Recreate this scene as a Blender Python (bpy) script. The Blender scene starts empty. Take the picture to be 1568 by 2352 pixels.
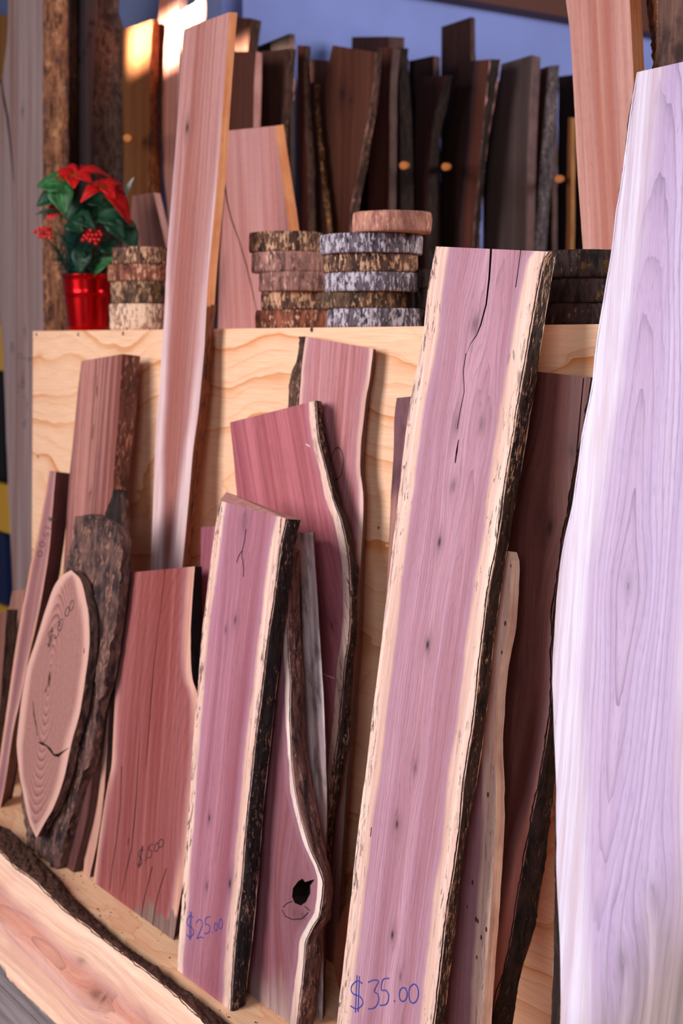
import bpy, bmesh, math, random
from mathutils import Vector, noise
random.seed(7)
SC = bpy.context.scene
COL = SC.collection

# ------------------------------------------------------------------ camera
F, CX, CY = 3267.0, 784.0, 1176.0          # focal length in pixels of a 1568x2352 frame
ZB = 0.10                                   # top of the bin's floor board
EYE = ZB + 1.196
YAW = math.radians(34.8)                    # angle between the view and the bin's front
PITCH = math.atan(396 / F)
HEAD = Vector((-math.cos(YAW), math.sin(YAW), 0))
RIGHT = Vector((math.sin(YAW), math.cos(YAW), 0))
FWD = (HEAD * math.cos(PITCH) + Vector((0, 0, -math.sin(PITCH)))).normalized()
UP = RIGHT.cross(FWD)
CAM = Vector((0, 0, EYE))
cd = bpy.data.cameras.new('camera')
cd.sensor_fit = 'VERTICAL'; cd.sensor_height = 36.0; cd.sensor_width = 24.0
cd.lens = F * 36.0 / 2352.0
cd.clip_start = 0.05
cd.dof.use_dof = True; cd.dof.focus_distance = 2.15; cd.dof.aperture_fstop = 5.0
cam = bpy.data.objects.new('camera', cd); COL.objects.link(cam)
cam.location = CAM
cam.rotation_euler = (-FWD).to_track_quat('Z', 'Y').to_euler()
from mathutils import Matrix
cam.matrix_world = Matrix(((RIGHT.x, UP.x, -FWD.x, CAM.x), (RIGHT.y, UP.y, -FWD.y, CAM.y), (RIGHT.z, UP.z, -FWD.z, CAM.z), (0, 0, 0, 1)))
SC.camera = cam

# ------------------------------------------------------------------ world, lights, exposure
def lin(c):
    r = []
    for v in c[:3]:
        v /= 255.0
        r.append(v / 12.92 if v <= 0.04045 else ((v + 0.055) / 1.055) ** 2.4)
    return (r[0], r[1], r[2], 1.0)
w = bpy.data.worlds.new('world'); SC.world = w; w.use_nodes = True
w.node_tree.nodes['Background'].inputs[0].default_value = (0.62, 0.60, 0.70, 1)
w.node_tree.nodes['Background'].inputs[1].default_value = 0.13
SC.view_settings.view_transform = 'Standard'; SC.view_settings.look = 'None'
SC.view_settings.gamma = 1.0; SC.view_settings.use_curve_mapping = False
SC.view_settings.exposure = 0.25
def area(name, loc, target, sx, sy, power, color, spread=180):
    l = bpy.data.lights.new(name, 'AREA'); l.shape = 'RECTANGLE'; l.size = sx; l.size_y = sy
    l.energy = power; l.color = color; l.spread = math.radians(spread)
    o = bpy.data.objects.new(name, l); COL.objects.link(o); o.location = loc
    o.rotation_euler = (Vector(target) - Vector(loc)).to_track_quat('-Z', 'Y').to_euler()
    return o
area('door_daylight', (-2.75, -1.7, 2.15), (-2.1, 1.5, 0.75), 1.8, 2.0, 116, (1.0, 0.955, 0.97))
area('cool_fill', (0.35, -1.1, 1.9), (-1.0, 1.3, 1.0), 1.2, 1.8, 30, (0.93, 0.92, 1.0))  # added cool lamp on the viewer's right, brightens the pale slab
area('side_window', (0.2, 4.6, 2.7), (-4.3, 3.0, 1.9), 1.6, 1.4, 112, (1.0, 0.93, 0.88))
area('sun_beam', (-3.1, -1.0, 3.35), (-4.36, 2.3, 2.335), 0.46, 0.13, 9, (1.0, 0.88, 0.72), 2)

# ------------------------------------------------------------------ geometry helpers
def ray(px, py):
    return FWD + RIGHT * ((px - CX) / F) + UP * ((CY - py) / F)
class Plane:
    """y = y0 + k (z - zr) + m (x - xa): a face leaning back by k, turned by m."""
    def __init__(s, y0, y1=None, zr=ZB, k=None, m=0.0, xa=0.0, h=1.2, ax=None):
        if k is None: k = (y1 - y0) / h if y1 is not None else 0.0
        s.k, s.m = k, m
        s.n = Vector((m, -1, k)).normalized()
        s.p = Vector((xa, y0, zr))
        s.u = Vector((1, m, 0)).normalized()
        s.v = s.n.cross(s.u) * 1.0
        if s.v.z < 0: s.v = -s.v
        s.sh = 0.0                              # grain runs along the board: u + sh v is constant
        if ax:
            (u0, v0), (u1, v1) = s.uv(s.hit(*ax[0])), s.uv(s.hit(*ax[1]))
            s.sh = -(u1 - u0) / (v1 - v0)
    def back(s, t):
        q = Plane(0); q.n, q.u, q.v, q.k, q.m = s.n, s.u, s.v, s.k, s.m
        q.p = s.p - s.n * t
        return q
    def hit(s, px, py):
        d = ray(px, py)
        return CAM + d * ((s.p - CAM).dot(s.n) / d.dot(s.n))
    def uv(s, P):
        q = P - s.p
        return (q.dot(s.u), q.dot(s.v))
    def pt(s, u, v): return s.p + s.u * u + s.v * v
    def vz(s, z): return (z - s.p.z) / s.v.z
def nz(*a): return noise.noise(Vector(a))
def hermite(pts, x):
    """smooth lat(len) through pts sorted by len"""
    n = len(pts)
    if x <= pts[0][0]: return pts[0][1]
    if x >= pts[-1][0]: return pts[-1][1]
    for i in range(n - 1):
        if x <= pts[i + 1][0]: break
    x0, y0 = pts[i]; x1, y1 = pts[i + 1]; h = max(x1 - x0, 1e-6)
    d = (y1 - y0) / h
    dl = (y0 - pts[i - 1][1]) / max(x0 - pts[i - 1][0], 1e-6) if i > 0 else d
    dr = (pts[i + 2][1] - y1) / max(pts[i + 2][0] - x1, 1e-6) if i < n - 2 else d
    def lim(a, b): return 0.0 if a * b <= 0 else 2 * a * b / (a + b)
    m0 = lim(dl, d) if i > 0 else d; m1 = lim(d, dr) if i < n - 2 else d
    t = (x - x0) / h
    return ((1 + 2 * t) * (1 - t) ** 2 * y0 + t * (1 - t) ** 2 * h * m0 + t * t * (3 - 2 * t) * y1 + t * t * (t - 1) * h * m1)

def mesh_obj(name, verts, faces, mats, parent=None, fm=None, uvs=None, smooth=False, fix=True):
    me = bpy.data.meshes.new(name)
    me.from_pydata([tuple(v) for v in verts], [], faces)
    for m in mats: me.materials.append(m)
    if fm:
        for p, i in zip(me.polygons, fm): p.material_index = i
    if uvs:
        for lname, data in uvs.items():
            l = me.uv_layers.new(name=lname)
            k = 0
            for fd in data:
                for c in fd: l.data[k].uv = c; k += 1
    if fix:
        bm = bmesh.new(); bm.from_mesh(me); bmesh.ops.recalc_face_normals(bm, faces=bm.faces); bm.to_mesh(me); bm.free()
    if smooth:
        for p in me.polygons: p.use_smooth = True
    o = bpy.data.objects.new(name, me); COL.objects.link(o)
    if parent is not None: o.parent = parent
    return o
def tag(o, label, cat, group=None, kind=None):
    if label: o['label'] = label
    if cat: o['category'] = cat
    if group: o['group'] = group
    if kind: o['kind'] = kind
    return o
def empty(name, loc=(0, 0, 0)):
    o = bpy.data.objects.new(name, None); COL.objects.link(o); o.location = loc; o.empty_display_size = 0.05
    return o
def box(name, lo, hi, mat, parent=None):
    x0, y0, z0 = lo; x1, y1, z1 = hi
    v = [(x0, y0, z0), (x1, y0, z0), (x1, y1, z0), (x0, y1, z0), (x0, y0, z1), (x1, y0, z1), (x1, y1, z1), (x0, y1, z1)]
    f = [(0, 1, 2, 3), (4, 5, 6, 7), (0, 1, 5, 4), (1, 2, 6, 5), (2, 3, 7, 6), (3, 0, 4, 7)]
    o = mesh_obj(name, v, f, [mat], parent)
    return o
def bevel(o, wdt=0.003, seg=2):
    m = o.modifiers.new('bevel', 'BEVEL'); m.width = wdt; m.segments = seg; m.limit_method = 'ANGLE'
    return o

# ------------------------------------------------------------------ materials
class NT:
    def __init__(s, name):
        s.m = bpy.data.materials.new(name); s.m.use_nodes = True
        s.t = s.m.node_tree; s.N = s.t.nodes; s.L = s.t.links
        s.b = s.N['Principled BSDF']
    def put(s, sock, v):
        if v is None: return
        if hasattr(v, 'is_output'): s.L.new(v, sock)
        else: sock.default_value = v
    def math(s, op, a, b=None, c=None, clamp=False):
        n = s.N.new('ShaderNodeMath'); n.operation = op; n.use_clamp = clamp
        for i, v in enumerate((a, b, c)): s.put(n.inputs[i], v)
        return n.outputs[0]
    def vec(s, x, y, z=0.0):
        n = s.N.new('ShaderNodeCombineXYZ')
        for i, v in enumerate((x, y, z)): s.put(n.inputs[i], v)
        return n.outputs[0]
    def noise(s, v, scale=1.0, detail=2.0, rough=0.5, dist=0.0):
        n = s.N.new('ShaderNodeTexNoise')
        s.L.new(v, n.inputs['Vector']); n.inputs['Scale'].default_value = scale
        n.inputs['Detail'].default_value = detail; n.inputs['Roughness'].default_value = rough; n.inputs['Distortion'].default_value = dist
        return n.outputs[0]
    def mapr(s, v, a, b, c=0.0, d=1.0, smooth=True):
        n = s.N.new('ShaderNodeMapRange'); n.interpolation_type = 'SMOOTHSTEP' if smooth else 'LINEAR'
        for i, x in enumerate((v, a, b, c, d)): s.put(n.inputs[i], x)
        return n.outputs[0]
    def mix(s, f, a, b, mode='MIX'):
        n = s.N.new('ShaderNodeMix'); n.data_type = 'RGBA'; n.blend_type = mode
        s.put(n.inputs[0], f); s.put(n.inputs[6], a); s.put(n.inputs[7], b)
        return n.outputs[2]
    def uv(s, name):
        n = s.N.new('ShaderNodeUVMap'); n.uv_map = name
        q = s.N.new('ShaderNodeSeparateXYZ'); s.L.new(n.outputs[0], q.inputs[0])
        return q.outputs[0], q.outputs[1]
    def obj(s):
        n = s.N.new('ShaderNodeTexCoord')
        q = s.N.new('ShaderNodeSeparateXYZ'); s.L.new(n.outputs['Object'], q.inputs[0])
        return n.outputs['Object'], q.outputs[0], q.outputs[1], q.outputs[2]
    def bump(s, h, strength=0.3, dist=0.002):
        n = s.N.new('ShaderNodeBump'); n.inputs['Strength'].default_value = strength; n.inputs['Distance'].default_value = dist
        s.L.new(h, n.inputs['Height']); s.L.new(n.outputs[0], s.b.inputs['Normal'])
    def out(s, col, rough=0.6, spec=0.3, metal=0.0):
        s.put(s.b.inputs['Base Color'], col); s.put(s.b.inputs['Roughness'], rough)
        s.b.inputs['Specular IOR Level'].default_value = spec; s.b.inputs['Metallic'].default_value = metal
        return s.m
def plain(name, c, rough=0.6, spec=0.3, metal=0.0):
    return NT(name).out(lin(c), rough, spec, metal)

def wood(name, a, b, sap=(235, 205, 180), sl=0.0, sr=0.0, slope=0.0, seed=0.0, cat=None, knots=(), contrast=1.0, rough=0.55,
         spots=0.0, stain=None, soft=0.014, spec=0.25, blotch=0.0, worm=0.0, hue=0.75):
    """sawn face: uv 'grain' = metres across / along, uv 'edge' = metres from the left / right edge.
    cat = (u, v, slope, frequency, strength) of the cathedral figure; knots = (u, v, radius, darkness)"""
    g = NT(name)
    U0, V = g.uv('grain'); dl, dr = g.uv('edge')
    U = U0
    wv = g.noise(g.vec(g.math('MULTIPLY', U0, 5.0), g.math('MULTIPLY', V, 0.9), seed), 1.0, 2.0)
    U = g.math('ADD', U, g.math('MULTIPLY', g.math('SUBTRACT', wv, 0.5), 0.035))
    kd = None; halo = None
    for (ku, kv, ks, kk) in knots:
        du = g.math('SUBTRACT', U, ku); dv = g.math('MULTIPLY', g.math('SUBTRACT', V, kv), 0.5)
        d2 = g.math('DIVIDE', g.math('ADD', g.math('MULTIPLY', du, du), g.math('MULTIPLY', dv, dv)), ks * ks)
        e1 = g.math('EXPONENT', g.math('MULTIPLY', d2, -0.10)); e2 = g.math('EXPONENT', g.math('MULTIPLY', d2, -2.2))
        e3 = g.math('EXPONENT', g.math('MULTIPLY', d2, -0.22))
        U = g.math('SUBTRACT', U, g.math('MULTIPLY', g.math('MULTIPLY', du, e1), 0.75))
        e2 = g.math('MULTIPLY', e2, kk); e3 = g.math('MULTIPLY', e3, 0.45 * kk)
        kd = e2 if kd is None else g.math('MAXIMUM', kd, e2)
        halo = e3 if halo is None else g.math('MAXIMUM', halo, e3)
    streak = g.noise(g.vec(g.math('MULTIPLY', U, 95.0), g.math('MULTIPLY', V, 1.6), seed), 1.0, 4.0, 0.62)
    fine = g.noise(g.vec(g.math('MULTIPLY', U, 620.0), g.math('MULTIPLY', V, 14.0), seed + 3), 1.0, 2.0, 0.6)
    broad = g.noise(g.vec(g.math('MULTIPLY', U, 20.0), g.math('MULTIPLY', V, 0.55), seed + 7), 1.0, 3.0, 0.55)
    s = g.math('ADD', g.math('MULTIPLY', streak, 0.40), g.math('ADD', g.math('MULTIPLY', fine, 0.18), g.math('MULTIPLY', broad, 0.42)))
    h = 0.17 / contrast
    fac = g.mapr(s, 0.5 - h, 0.5 + h)
    col = g.mix(fac, lin(a), lin(b))
    dark = tuple(x * 0.55 for x in b)
    hv = g.math('ADD', g.math('MULTIPLY', g.noise(g.vec(g.math('MULTIPLY', U, 11.0), g.math('MULTIPLY', V, 0.5), seed + 40), 1.0, 2.0), 0.55),
                g.math('MULTIPLY', g.noise(g.vec(g.math('MULTIPLY', U, 55.0), g.math('MULTIPLY', V, 0.8), seed + 44), 1.0, 2.0), 0.45))
    col = g.mix(g.math('MULTIPLY', g.mapr(hv, 0.44, 0.64), hue), col, lin((b[0] * .97, b[1] * .80, b[2] * .70)))
    if cat:
        cu, cv, cs, cf, cst = cat
        du = g.math('SUBTRACT', U, cu); dv = g.math('MULTIPLY', g.math('SUBTRACT', V, cv), cs)
        r = g.math('SQRT', g.math('ADD', g.math('MULTIPLY', du, du), g.math('MULTIPLY', dv, dv)))
        wob = g.noise(g.vec(g.math('MULTIPLY', U0, 30.0), g.math('MULTIPLY', V, 4.0), seed + 1), 1.0, 3.0)
        r = g.math('ADD', r, g.math('MULTIPLY', wob, 0.018))
        sn = g.math('FRACT', g.math('MULTIPLY', r, cf))
        ln = g.math('POWER', sn, 5.0)
        md = g.noise(g.vec(g.math('MULTIPLY', r, cf * 0.7), 0.0, seed), 1.0, 1.0)
        col = g.mix(g.math('MULTIPLY', g.math('MULTIPLY', ln, md), cst * 1.7, clamp=True), col, lin(dark))
    if blotch:
        bl = g.noise(g.vec(g.math('MULTIPLY', U0, 22.0), g.math('MULTIPLY', V, 9.0), seed + 20), 1.0, 5.0, 0.65)
        col = g.mix(g.math('MULTIPLY', g.mapr(bl, 0.45, 0.68), blotch), col, lin(tuple(x * 0.35 for x in b)))
    pores = g.noise(g.vec(g.math('MULTIPLY', U, 1150.0), g.math('MULTIPLY', V, 45.0), seed + 5), 1.0, 1.0)
    col = g.mix(g.math('MULTIPLY', g.mapr(pores, 0.58, 0.75), 0.38), col, lin(dark))
    if sl > 0 or sr > 0:
        en = g.math('ADD', g.math('MULTIPLY', g.math('SUBTRACT', g.noise(g.vec(0.0, g.math('MULTIPLY', V, 3.0), seed), 1.0, 4.0, 0.6), 0.5), 0.030),
                    g.math('MULTIPLY', g.math('SUBTRACT', streak, 0.5), 0.012))
        wid = g.math('ADD', en, g.math('MULTIPLY', V, -slope)) if slope else en
        masks = []; rims = []
        for d, sw in ((dl, sl), (dr, sr)):
            if sw > 0:
                e = g.math('SUBTRACT', d, g.math('ADD', wid, sw))
                masks.append(g.mapr(e, soft * 0.5, -soft * 0.5)); rims.append(g.mapr(g.math('ABSOLUTE', g.math('SUBTRACT', e, 0.008)), 0.014, 0.0))
        mk = masks[0] if len(masks) == 1 else g.math('MAXIMUM', masks[0], masks[1])
        rm = rims[0] if len(rims) == 1 else g.math('MAXIMUM', rims[0], rims[1])
        col = g.mix(g.math('MULTIPLY', rm, 0.34), col, lin(tuple(0.5 * (p + q) for p, q in zip(a, (168, 140, 168)))))
        sc = g.mix(g.mapr(s, 0.36, 0.62), lin(sap), lin((sap[0] * .84, sap[1] * .76, sap[2] * .76)))
        tn = g.noise(g.vec(g.math('MULTIPLY', U0, 60.0), g.math('MULTIPLY', V, 5.0), seed + 15), 1.0, 3.0, 0.6)
        sc = g.mix(g.math('MULTIPLY', g.mapr(tn, 0.45, 0.75), 0.55), sc, lin((sap[0] * .90, sap[1] * .80, sap[2] * .76)))
        fl = g.noise(g.vec(g.math('MULTIPLY', U0, 150.0), g.math('MULTIPLY', V, 22.0), seed + 9), 1.0, 4.0, 0.7, 0.8)
        rim = g.math('MINIMUM', dl if sl > 0 else 0.5, dr if sr > 0 else 0.5)
        thr = g.mapr(rim, 0.0, 0.03, 0.50, 0.61, False)
        zone = g.mapr(g.noise(g.vec(0.0, g.math('MULTIPLY', V, 6.0), seed + 30), 1.0, 2.0), 0.35, 0.6, 0.3, 1.0)
        fm_ = g.mapr(fl, thr, g.math('ADD', thr, 0.05))
        sc = g.mix(g.math('MULTIPLY', g.math('MULTIPLY', fm_, zone), spots), sc, lin((78, 56, 52)))
        col = g.mix(mk, col, sc)
    if stain:      # weathered zone: (colour, v_from, v_to)
        zn = g.noise(g.vec(g.math('MULTIPLY', U0, 26.0), g.math('MULTIPLY', V, 8.0), seed), 1.0, 4.0)
        vv = g.math('ADD', g.math('ADD', V, g.math('MULTIPLY', g.math('SUBTRACT', zn, 0.5), 0.12)), g.math('MULTIPLY', g.math('SUBTRACT', U0, stain[4]), stain[3]))
        col = g.mix(g.mapr(vv, stain[1], stain[2]), col, g.mix(fac, lin(stain[0]), lin(tuple(x * 0.6 for x in stain[0]))))
    if worm:
        wn = g.N.new('ShaderNodeTexVoronoi'); wn.inputs['Scale'].default_value = 1.0
        g.L.new(g.vec(g.math('MULTIPLY', U0, 45.0), g.math('MULTIPLY', V, 26.0), seed), wn.inputs['Vector'])
        col = g.mix(g.math('MULTIPLY', g.mapr(wn.outputs['Distance'], 0.13, 0.09), worm), col, lin((60, 25, 25)))
    if kd is not None:
        col = g.mix(halo, col, lin(tuple(x * 0.62 for x in b)))
        col = g.mix(g.math('MINIMUM', kd, 1.0), col, lin((38, 22, 20)))
    g.bump(g.math('ADD', g.math('MULTIPLY', fine, 0.5), streak), 0.16, 0.0012)
    return g.out(col, rough, spec)

def bark_mat(name, dark, mid, fleck, amount=0.45, seed=0.0, stretch=0.16, rough=0.8, bump=0.7, moss=None, scale=1.0, spec=0.2):
    """uv 'grain' = metres around / along the piece"""
    g = NT(name)
    U, V = g.uv('grain')
    n1 = g.noise(g.vec(g.math('MULTIPLY', U, 120.0 * scale), g.math('MULTIPLY', V, 120.0 * stretch * scale), seed), 1.0, 5.0, 0.65, 0.6)
    n2 = g.noise(g.vec(g.math('MULTIPLY', U, 330.0 * scale), g.math('MULTIPLY', V, 330.0 * stretch * scale), seed + 4), 1.0, 3.0, 0.7)
    n3 = g.noise(g.vec(g.math('MULTIPLY', U, 28.0), g.math('MULTIPLY', V, 7.0), seed + 9), 1.0, 3.0, 0.6)
    col = g.mix(g.mapr(n1, 0.35, 0.62), lin(dark), lin(mid))
    e = g.math('ADD', g.math('MULTIPLY', n2, 0.62), g.math('MULTIPLY', n3, 0.38))
    t = 0.66 - 0.28 * amount
    col = g.mix(g.mapr(e, t, t + 0.06), col, lin(fleck))
    if moss:
        n4 = g.noise(g.vec(g.math('MULTIPLY', U, 22.0), g.math('MULTIPLY', V, 22.0), seed + 2), 1.0, 3.0, 0.6)
        col = g.mix(g.mapr(n4, 0.60, 0.66), col, lin(moss))
    g.bump(g.math('ADD', n1, g.math('MULTIPLY', n2, 0.5)), bump, 0.006)
    return g.out(col, rough, spec)

def edge_mat(name, a, b, seed=0.0, rough=0.6, scale=1.0):
    """sawn edge or end grain"""
    g = NT(name)
    U, V = g.uv('grain')
    n1 = g.noise(g.vec(g.math('MULTIPLY', U, 160.0 * scale), g.math('MULTIPLY', V, 5.0), seed), 1.0, 4.0, 0.65)
    n2 = g.noise(g.vec(g.math('MULTIPLY', U, 18.0), g.math('MULTIPLY', V, 11.0), seed + 3), 1.0, 3.0, 0.6)
    f = g.mapr(g.math('ADD', g.math('MULTIPLY', n1, 0.55), g.math('MULTIPLY', n2, 0.45)), 0.36, 0.66)
    g.bump(n1, 0.3, 0.002)
    return g.out(g.mix(f, lin(a), lin(b)), rough, 0.25)

# ------------------------------------------------------------------ board builder
class Board: pass
def trim(pl, pts, zbase, ztop=None):
    """pts: (len, lat) with len increasing downwards for an upright board; stop exactly at zbase"""
    lb = -pl.vz(zbase)
    out = [p for p in pts if p[0] < lb - 1e-4]
    if len(out) < len(pts):
        out.append((lb, hermite(pts, lb)))
    else:
        i = max(0, len(pts) - 3)
        sl = (pts[-1][1] - pts[i][1]) / max(pts[-1][0] - pts[i][0], 1e-6)
        sl = max(-0.25, min(0.25, sl))
        a = out[-1]
        if lb - a[0] > 0.12: out.append((lb - 0.05, a[1] + sl * (lb - 0.05 - a[0])))
        out.append((lb, a[1] + sl * (lb - a[0])))
    return out
def board(name, label, cat, pl, L, R, th, mats, Bk=None, Ak=None, bark=None, bark_left=None, zbase=ZB, rows=70, cols=10, horiz=False,
          wob=0.0015, rough_face=0.0, bulge=0.004, brough=0.003, group=None, seed=0.0, parent=None, cosine=False, K=7):
    """mats = (face, right edge, left edge, ends). L, R: front outline; Bk, Ak: outline of the back face on the right / left."""
    bp = pl.back(th)
    def conv(p, poly):
        o = []
        for (x, y) in poly:
            u, v = p.uv(p.hit(x, y))
            o.append((u, -v) if horiz else (-v, u))
        o.sort()
        if horiz: o = [(q[0], min(q[1], -p.vz(0.001))) for q in o]      # never below the floor
        if not horiz and zbase is not None: o = trim(p, o, zbase)
        return o
    l, r = conv(pl, L), conv(pl, R)
    b = conv(bp, Bk) if Bk else [(q[0], q[1]) for q in r]
    a = conv(bp, Ak) if Ak else [(q[0], q[1]) for q in l]
    if not horiz and zbase is not None:
        lbb = -bp.vz(zbase)
        if not Bk: b = trim(bp, b, zbase)
        if not Ak: a = trim(bp, a, zbase)
    def P(p, ln, lat):
        return p.pt(ln, -lat) if horiz else p.pt(lat, -ln)
    def at(poly, t):
        ln = poly[0][0] + (poly[-1][0] - poly[0][0]) * t
        return ln, hermite(poly, ln)
    def wv(ln, k, sc=1.0):
        return wob * sc * (nz(ln * 9, k, seed) + 0.7 * nz(ln * 31, k + 5, seed) + 0.4 * nz(ln * 90, k + 9, seed))
    bo = Board(); bo.pl = pl; bo.bp = bp
    def row(t):
        ln, la = at(l, t); rn, ra = at(r, t); bn, ba = at(b, t); an, aa = at(a, t)
        e = min(1.0, 8 * t + 0.3)
        return (ln, la + wv(ln, 1)), (rn, ra + wv(rn, 2)), (bn, ba + wv(bn, 3)), (an, aa + wv(an, 4))
    verts = []; info = []
    for i in range(rows + 1):
        t = i / rows
        if cosine: t = 0.5 - 0.5 * math.cos(math.pi * t)
        q0, q1, q2, q3 = row(t)
        for j in range(cols + 1):
            s = j / cols
            ln = q0[0] + (q1[0] - q0[0]) * s; la = q0[1] + (q1[1] - q0[1]) * s
            p = P(pl, ln, la)
            if rough_face:
                e = min(1, 6 * min(t, 1 - t)) if cosine else 1
                p = p + pl.n * rough_face * (nz(la * 28, ln * 7, seed) + 0.7 * nz(la * 70, ln * 22, seed) + 0.4 * nz(la * 160, ln * 60, seed))
            verts.append(p); wd = q1[1] - q0[1]
            info.append((la - pl.sh * ln, -ln, s * wd, (1 - s) * wd))
        verts.append(P(bp, *q2)); info.append((q2[1], -q2[0], 0, 0))
        verts.append(P(bp, *q3)); info.append((q3[1], -q3[0], 0, 0))
    n = cols + 3
    faces = []; fm = []; ug = []; ue = []
    for i in range(rows):
        for j in range(n):
            k = (j + 1) % n
            f = (i * n + j, i * n + k, (i + 1) * n + k, (i + 1) * n + j)
            faces.append(f)
            slot = 0 if j < cols else (1 if j == cols else (0 if j == cols + 1 else 2))
            fm.append(slot)
            if slot in (1, 2):
                v0, v1 = info[f[0]][1], info[f[2]][1]
                ug.append([(0, v0), (th, v0), (th, v1), (0, v1)]); ue.append([(0.5, 0.5)] * 4)
            else:
                ug.append([info[q][:2] for q in f]); ue.append([info[q][2:] for q in f])
    for i in (0, rows):
        f = tuple(i * n + j for j in range(n)); faces.append(f); fm.append(3)
        ug.append([((verts[q] - pl.p).dot(pl.n) * 0.6 , (verts[q] - pl.p).dot(pl.u) * 6) for q in f]); ue.append([(0.5, 0.5)] * n)
    mats = list(mats)
    while len(mats) < 4: mats.append(mats[-1])
    o = mesh_obj(name, verts, faces, mats, parent, fm, {'grain': ug, 'edge': ue})
    if label: tag(o, label, cat, group, 'thing')
    bo.o = o
    def strip(side, mat, nm):
        rws = int(rows * 2.6); vs = []; ui = []
        for i in range(rws + 1):
            t = i / rws
            q0, q1, q2, q3 = row(t)
            A, B = (P(pl, *q1), P(bp, *q2)) if side > 0 else (P(pl, *q0), P(bp, *q3))
            sd = (pl.v if horiz else pl.u) * (side if not horiz else -side)
            w = B - A; oo = sd - w * (sd.dot(w) / max(w.dot(w), 1e-9))
            if oo.length < 1e-5: oo = sd
            oo.normalize()
            ln = q1[0]
            for j in range(K + 1):
                s = j / K; ss = -0.03 + 1.06 * s
                e = math.sin(math.pi * min(max(s, 0), 1))
                d = bulge * e + brough * (0.35 + 0.65 * e) * (1.1 * nz(ln * 26, s * 3, seed + side) + 0.8 * nz(ln * 75, s * 8, seed + 3) + 0.5 * nz(ln * 190, s * 15, seed + 6)) + 0.0012 - (0.004 if j in (0, K) else 0)
                vs.append(A + w * ss + oo * d + pl.n * (0.0006 if j == 1 else 0)); ui.append((s * w.length, -ln))
        fc = []; uu = []
        m = K + 1
        for i in range(rws):
            for j in range(K):
                f = (i * m + j, i * m + j + 1, (i + 1) * m + j + 1, (i + 1) * m + j); fc.append(f); uu.append([ui[q] for q in f])
        s_ = mesh_obj(nm, vs, fc, [mat], o, None, {'grain': uu}, smooth=True, fix=False)
        return s_
    if bark: bo.bark = strip(1, bark, 'bark_edge')
    if bark_left: bo.barkl = strip(-1, bark_left, 'bark_edge')
    return bo
def kn(pl, lst, horiz=False):
    """pixel knots (x, y, radius in mm, darkness) to face coordinates"""
    r = []
    for (x, y, mm, k) in lst:
        u, v = pl.uv(pl.hit(x, y))
        if horiz: r.append((-v, -u, mm / 1000.0, k))
        else: r.append((u + pl.sh * v, v, mm / 1000.0, k))
    return r
def fc(pl, x, y):
    u, v = pl.uv(pl.hit(x, y))
    return (u + pl.sh * v, v)
def ribbon(name, pl, strokes, width, mat, parent, lift=0.0007):
    """pen strokes or hairline cracks lying on a face; a stroke is a list of pixels; width in m or a list of widths"""
    vs = []; fs = []
    for st in strokes:
        pts = [Vector(pl.uv(pl.hit(x, y))) for (x, y) in st]
        n = len(pts)
        if n < 2: continue
        base = len(vs)
        for i, p in enumerate(pts):
            d = (pts[min(i + 1, n - 1)] - pts[max(i - 1, 0)])
            if d.length < 1e-7: d = Vector((1, 0))
            d.normalize(); q = Vector((-d.y, d.x))
            wd = width[min(i, len(width) - 1)] if isinstance(width, (list, tuple)) else width * (0.85 + 0.3 * random.random())
            for sg in (-1, 1):
                c = p + q * (sg * wd / 2)
                vs.append(pl.pt(c.x, c.y) + pl.n * lift)
        for i in range(n - 1):
            k = base + 2 * i; fs.append((k, k + 1, k + 3, k + 2))
    # give the mark its small thickness
    m = len(vs); vs2 = vs + [v - pl.n * (lift + 0.0004) for v in vs]
    f2 = list(fs)
    for f in fs:
        f2.append(tuple(q + m for q in reversed(f)))
        f2.append((f[0], f[3], f[3] + m, f[0] + m)); f2.append((f[1], f[2], f[2] + m, f[1] + m))
    return mesh_obj(name, vs2, f2, [mat], parent)
def cracks(name, pl, strokes, width, mat, parent):
    for st in strokes: ribbon(name, pl, [st], width, mat, parent)
def carve(bo, st, widths, depth, mat):
    """cut a split into the board: pixel polyline with widths (m)"""
    pl = bo.pl
    pts = [Vector(pl.uv(pl.hit(x, y))) for (x, y) in st]; n = len(pts); vs = []; fs = []
    for i, p in enumerate(pts):
        d = (pts[min(i + 1, n - 1)] - pts[max(i - 1, 0)]).normalized(); q = Vector((-d.y, d.x)); wd = widths[min(i, len(widths) - 1)]
        for sg in (-1, 1):
            c = p + q * (sg * wd / 2)
            vs.append(pl.pt(c.x, c.y) + pl.n * 0.004); vs.append(pl.pt(c.x, c.y) - pl.n * depth)
    for i in range(n - 1):
        a = 4 * i; b = a + 4
        fs += [(a, b, b + 2, a + 2), (a + 1, a + 3, b + 3, b + 1), (a, a + 1, b + 1, b), (a + 2, b + 2, b + 3, a + 3)]
    fs += [(0, 2, 3, 1), (4 * n - 4, 4 * n - 3, 4 * n - 1, 4 * n - 2)]
    boolean(bo.o, mesh_obj('cutter', vs, fs, [mat]))
def boolean(o, cut):
    m = o.modifiers.new('cut', 'BOOLEAN'); m.operation = 'DIFFERENCE'; m.object = cut; m.solver = 'EXACT'
    try: m.material_mode = 'TRANSFER'
    except Exception: pass
    dg = bpy.context.evaluated_depsgraph_get()
    ev = o.evaluated_get(dg)
    me = bpy.data.meshes.new_from_object(ev, preserve_all_data_layers=True, depsgraph=dg)
    o.modifiers.clear()
    if len(me.polygons) > 20: o.data = me
    bpy.data.objects.remove(cut, do_unlink=True)

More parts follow.
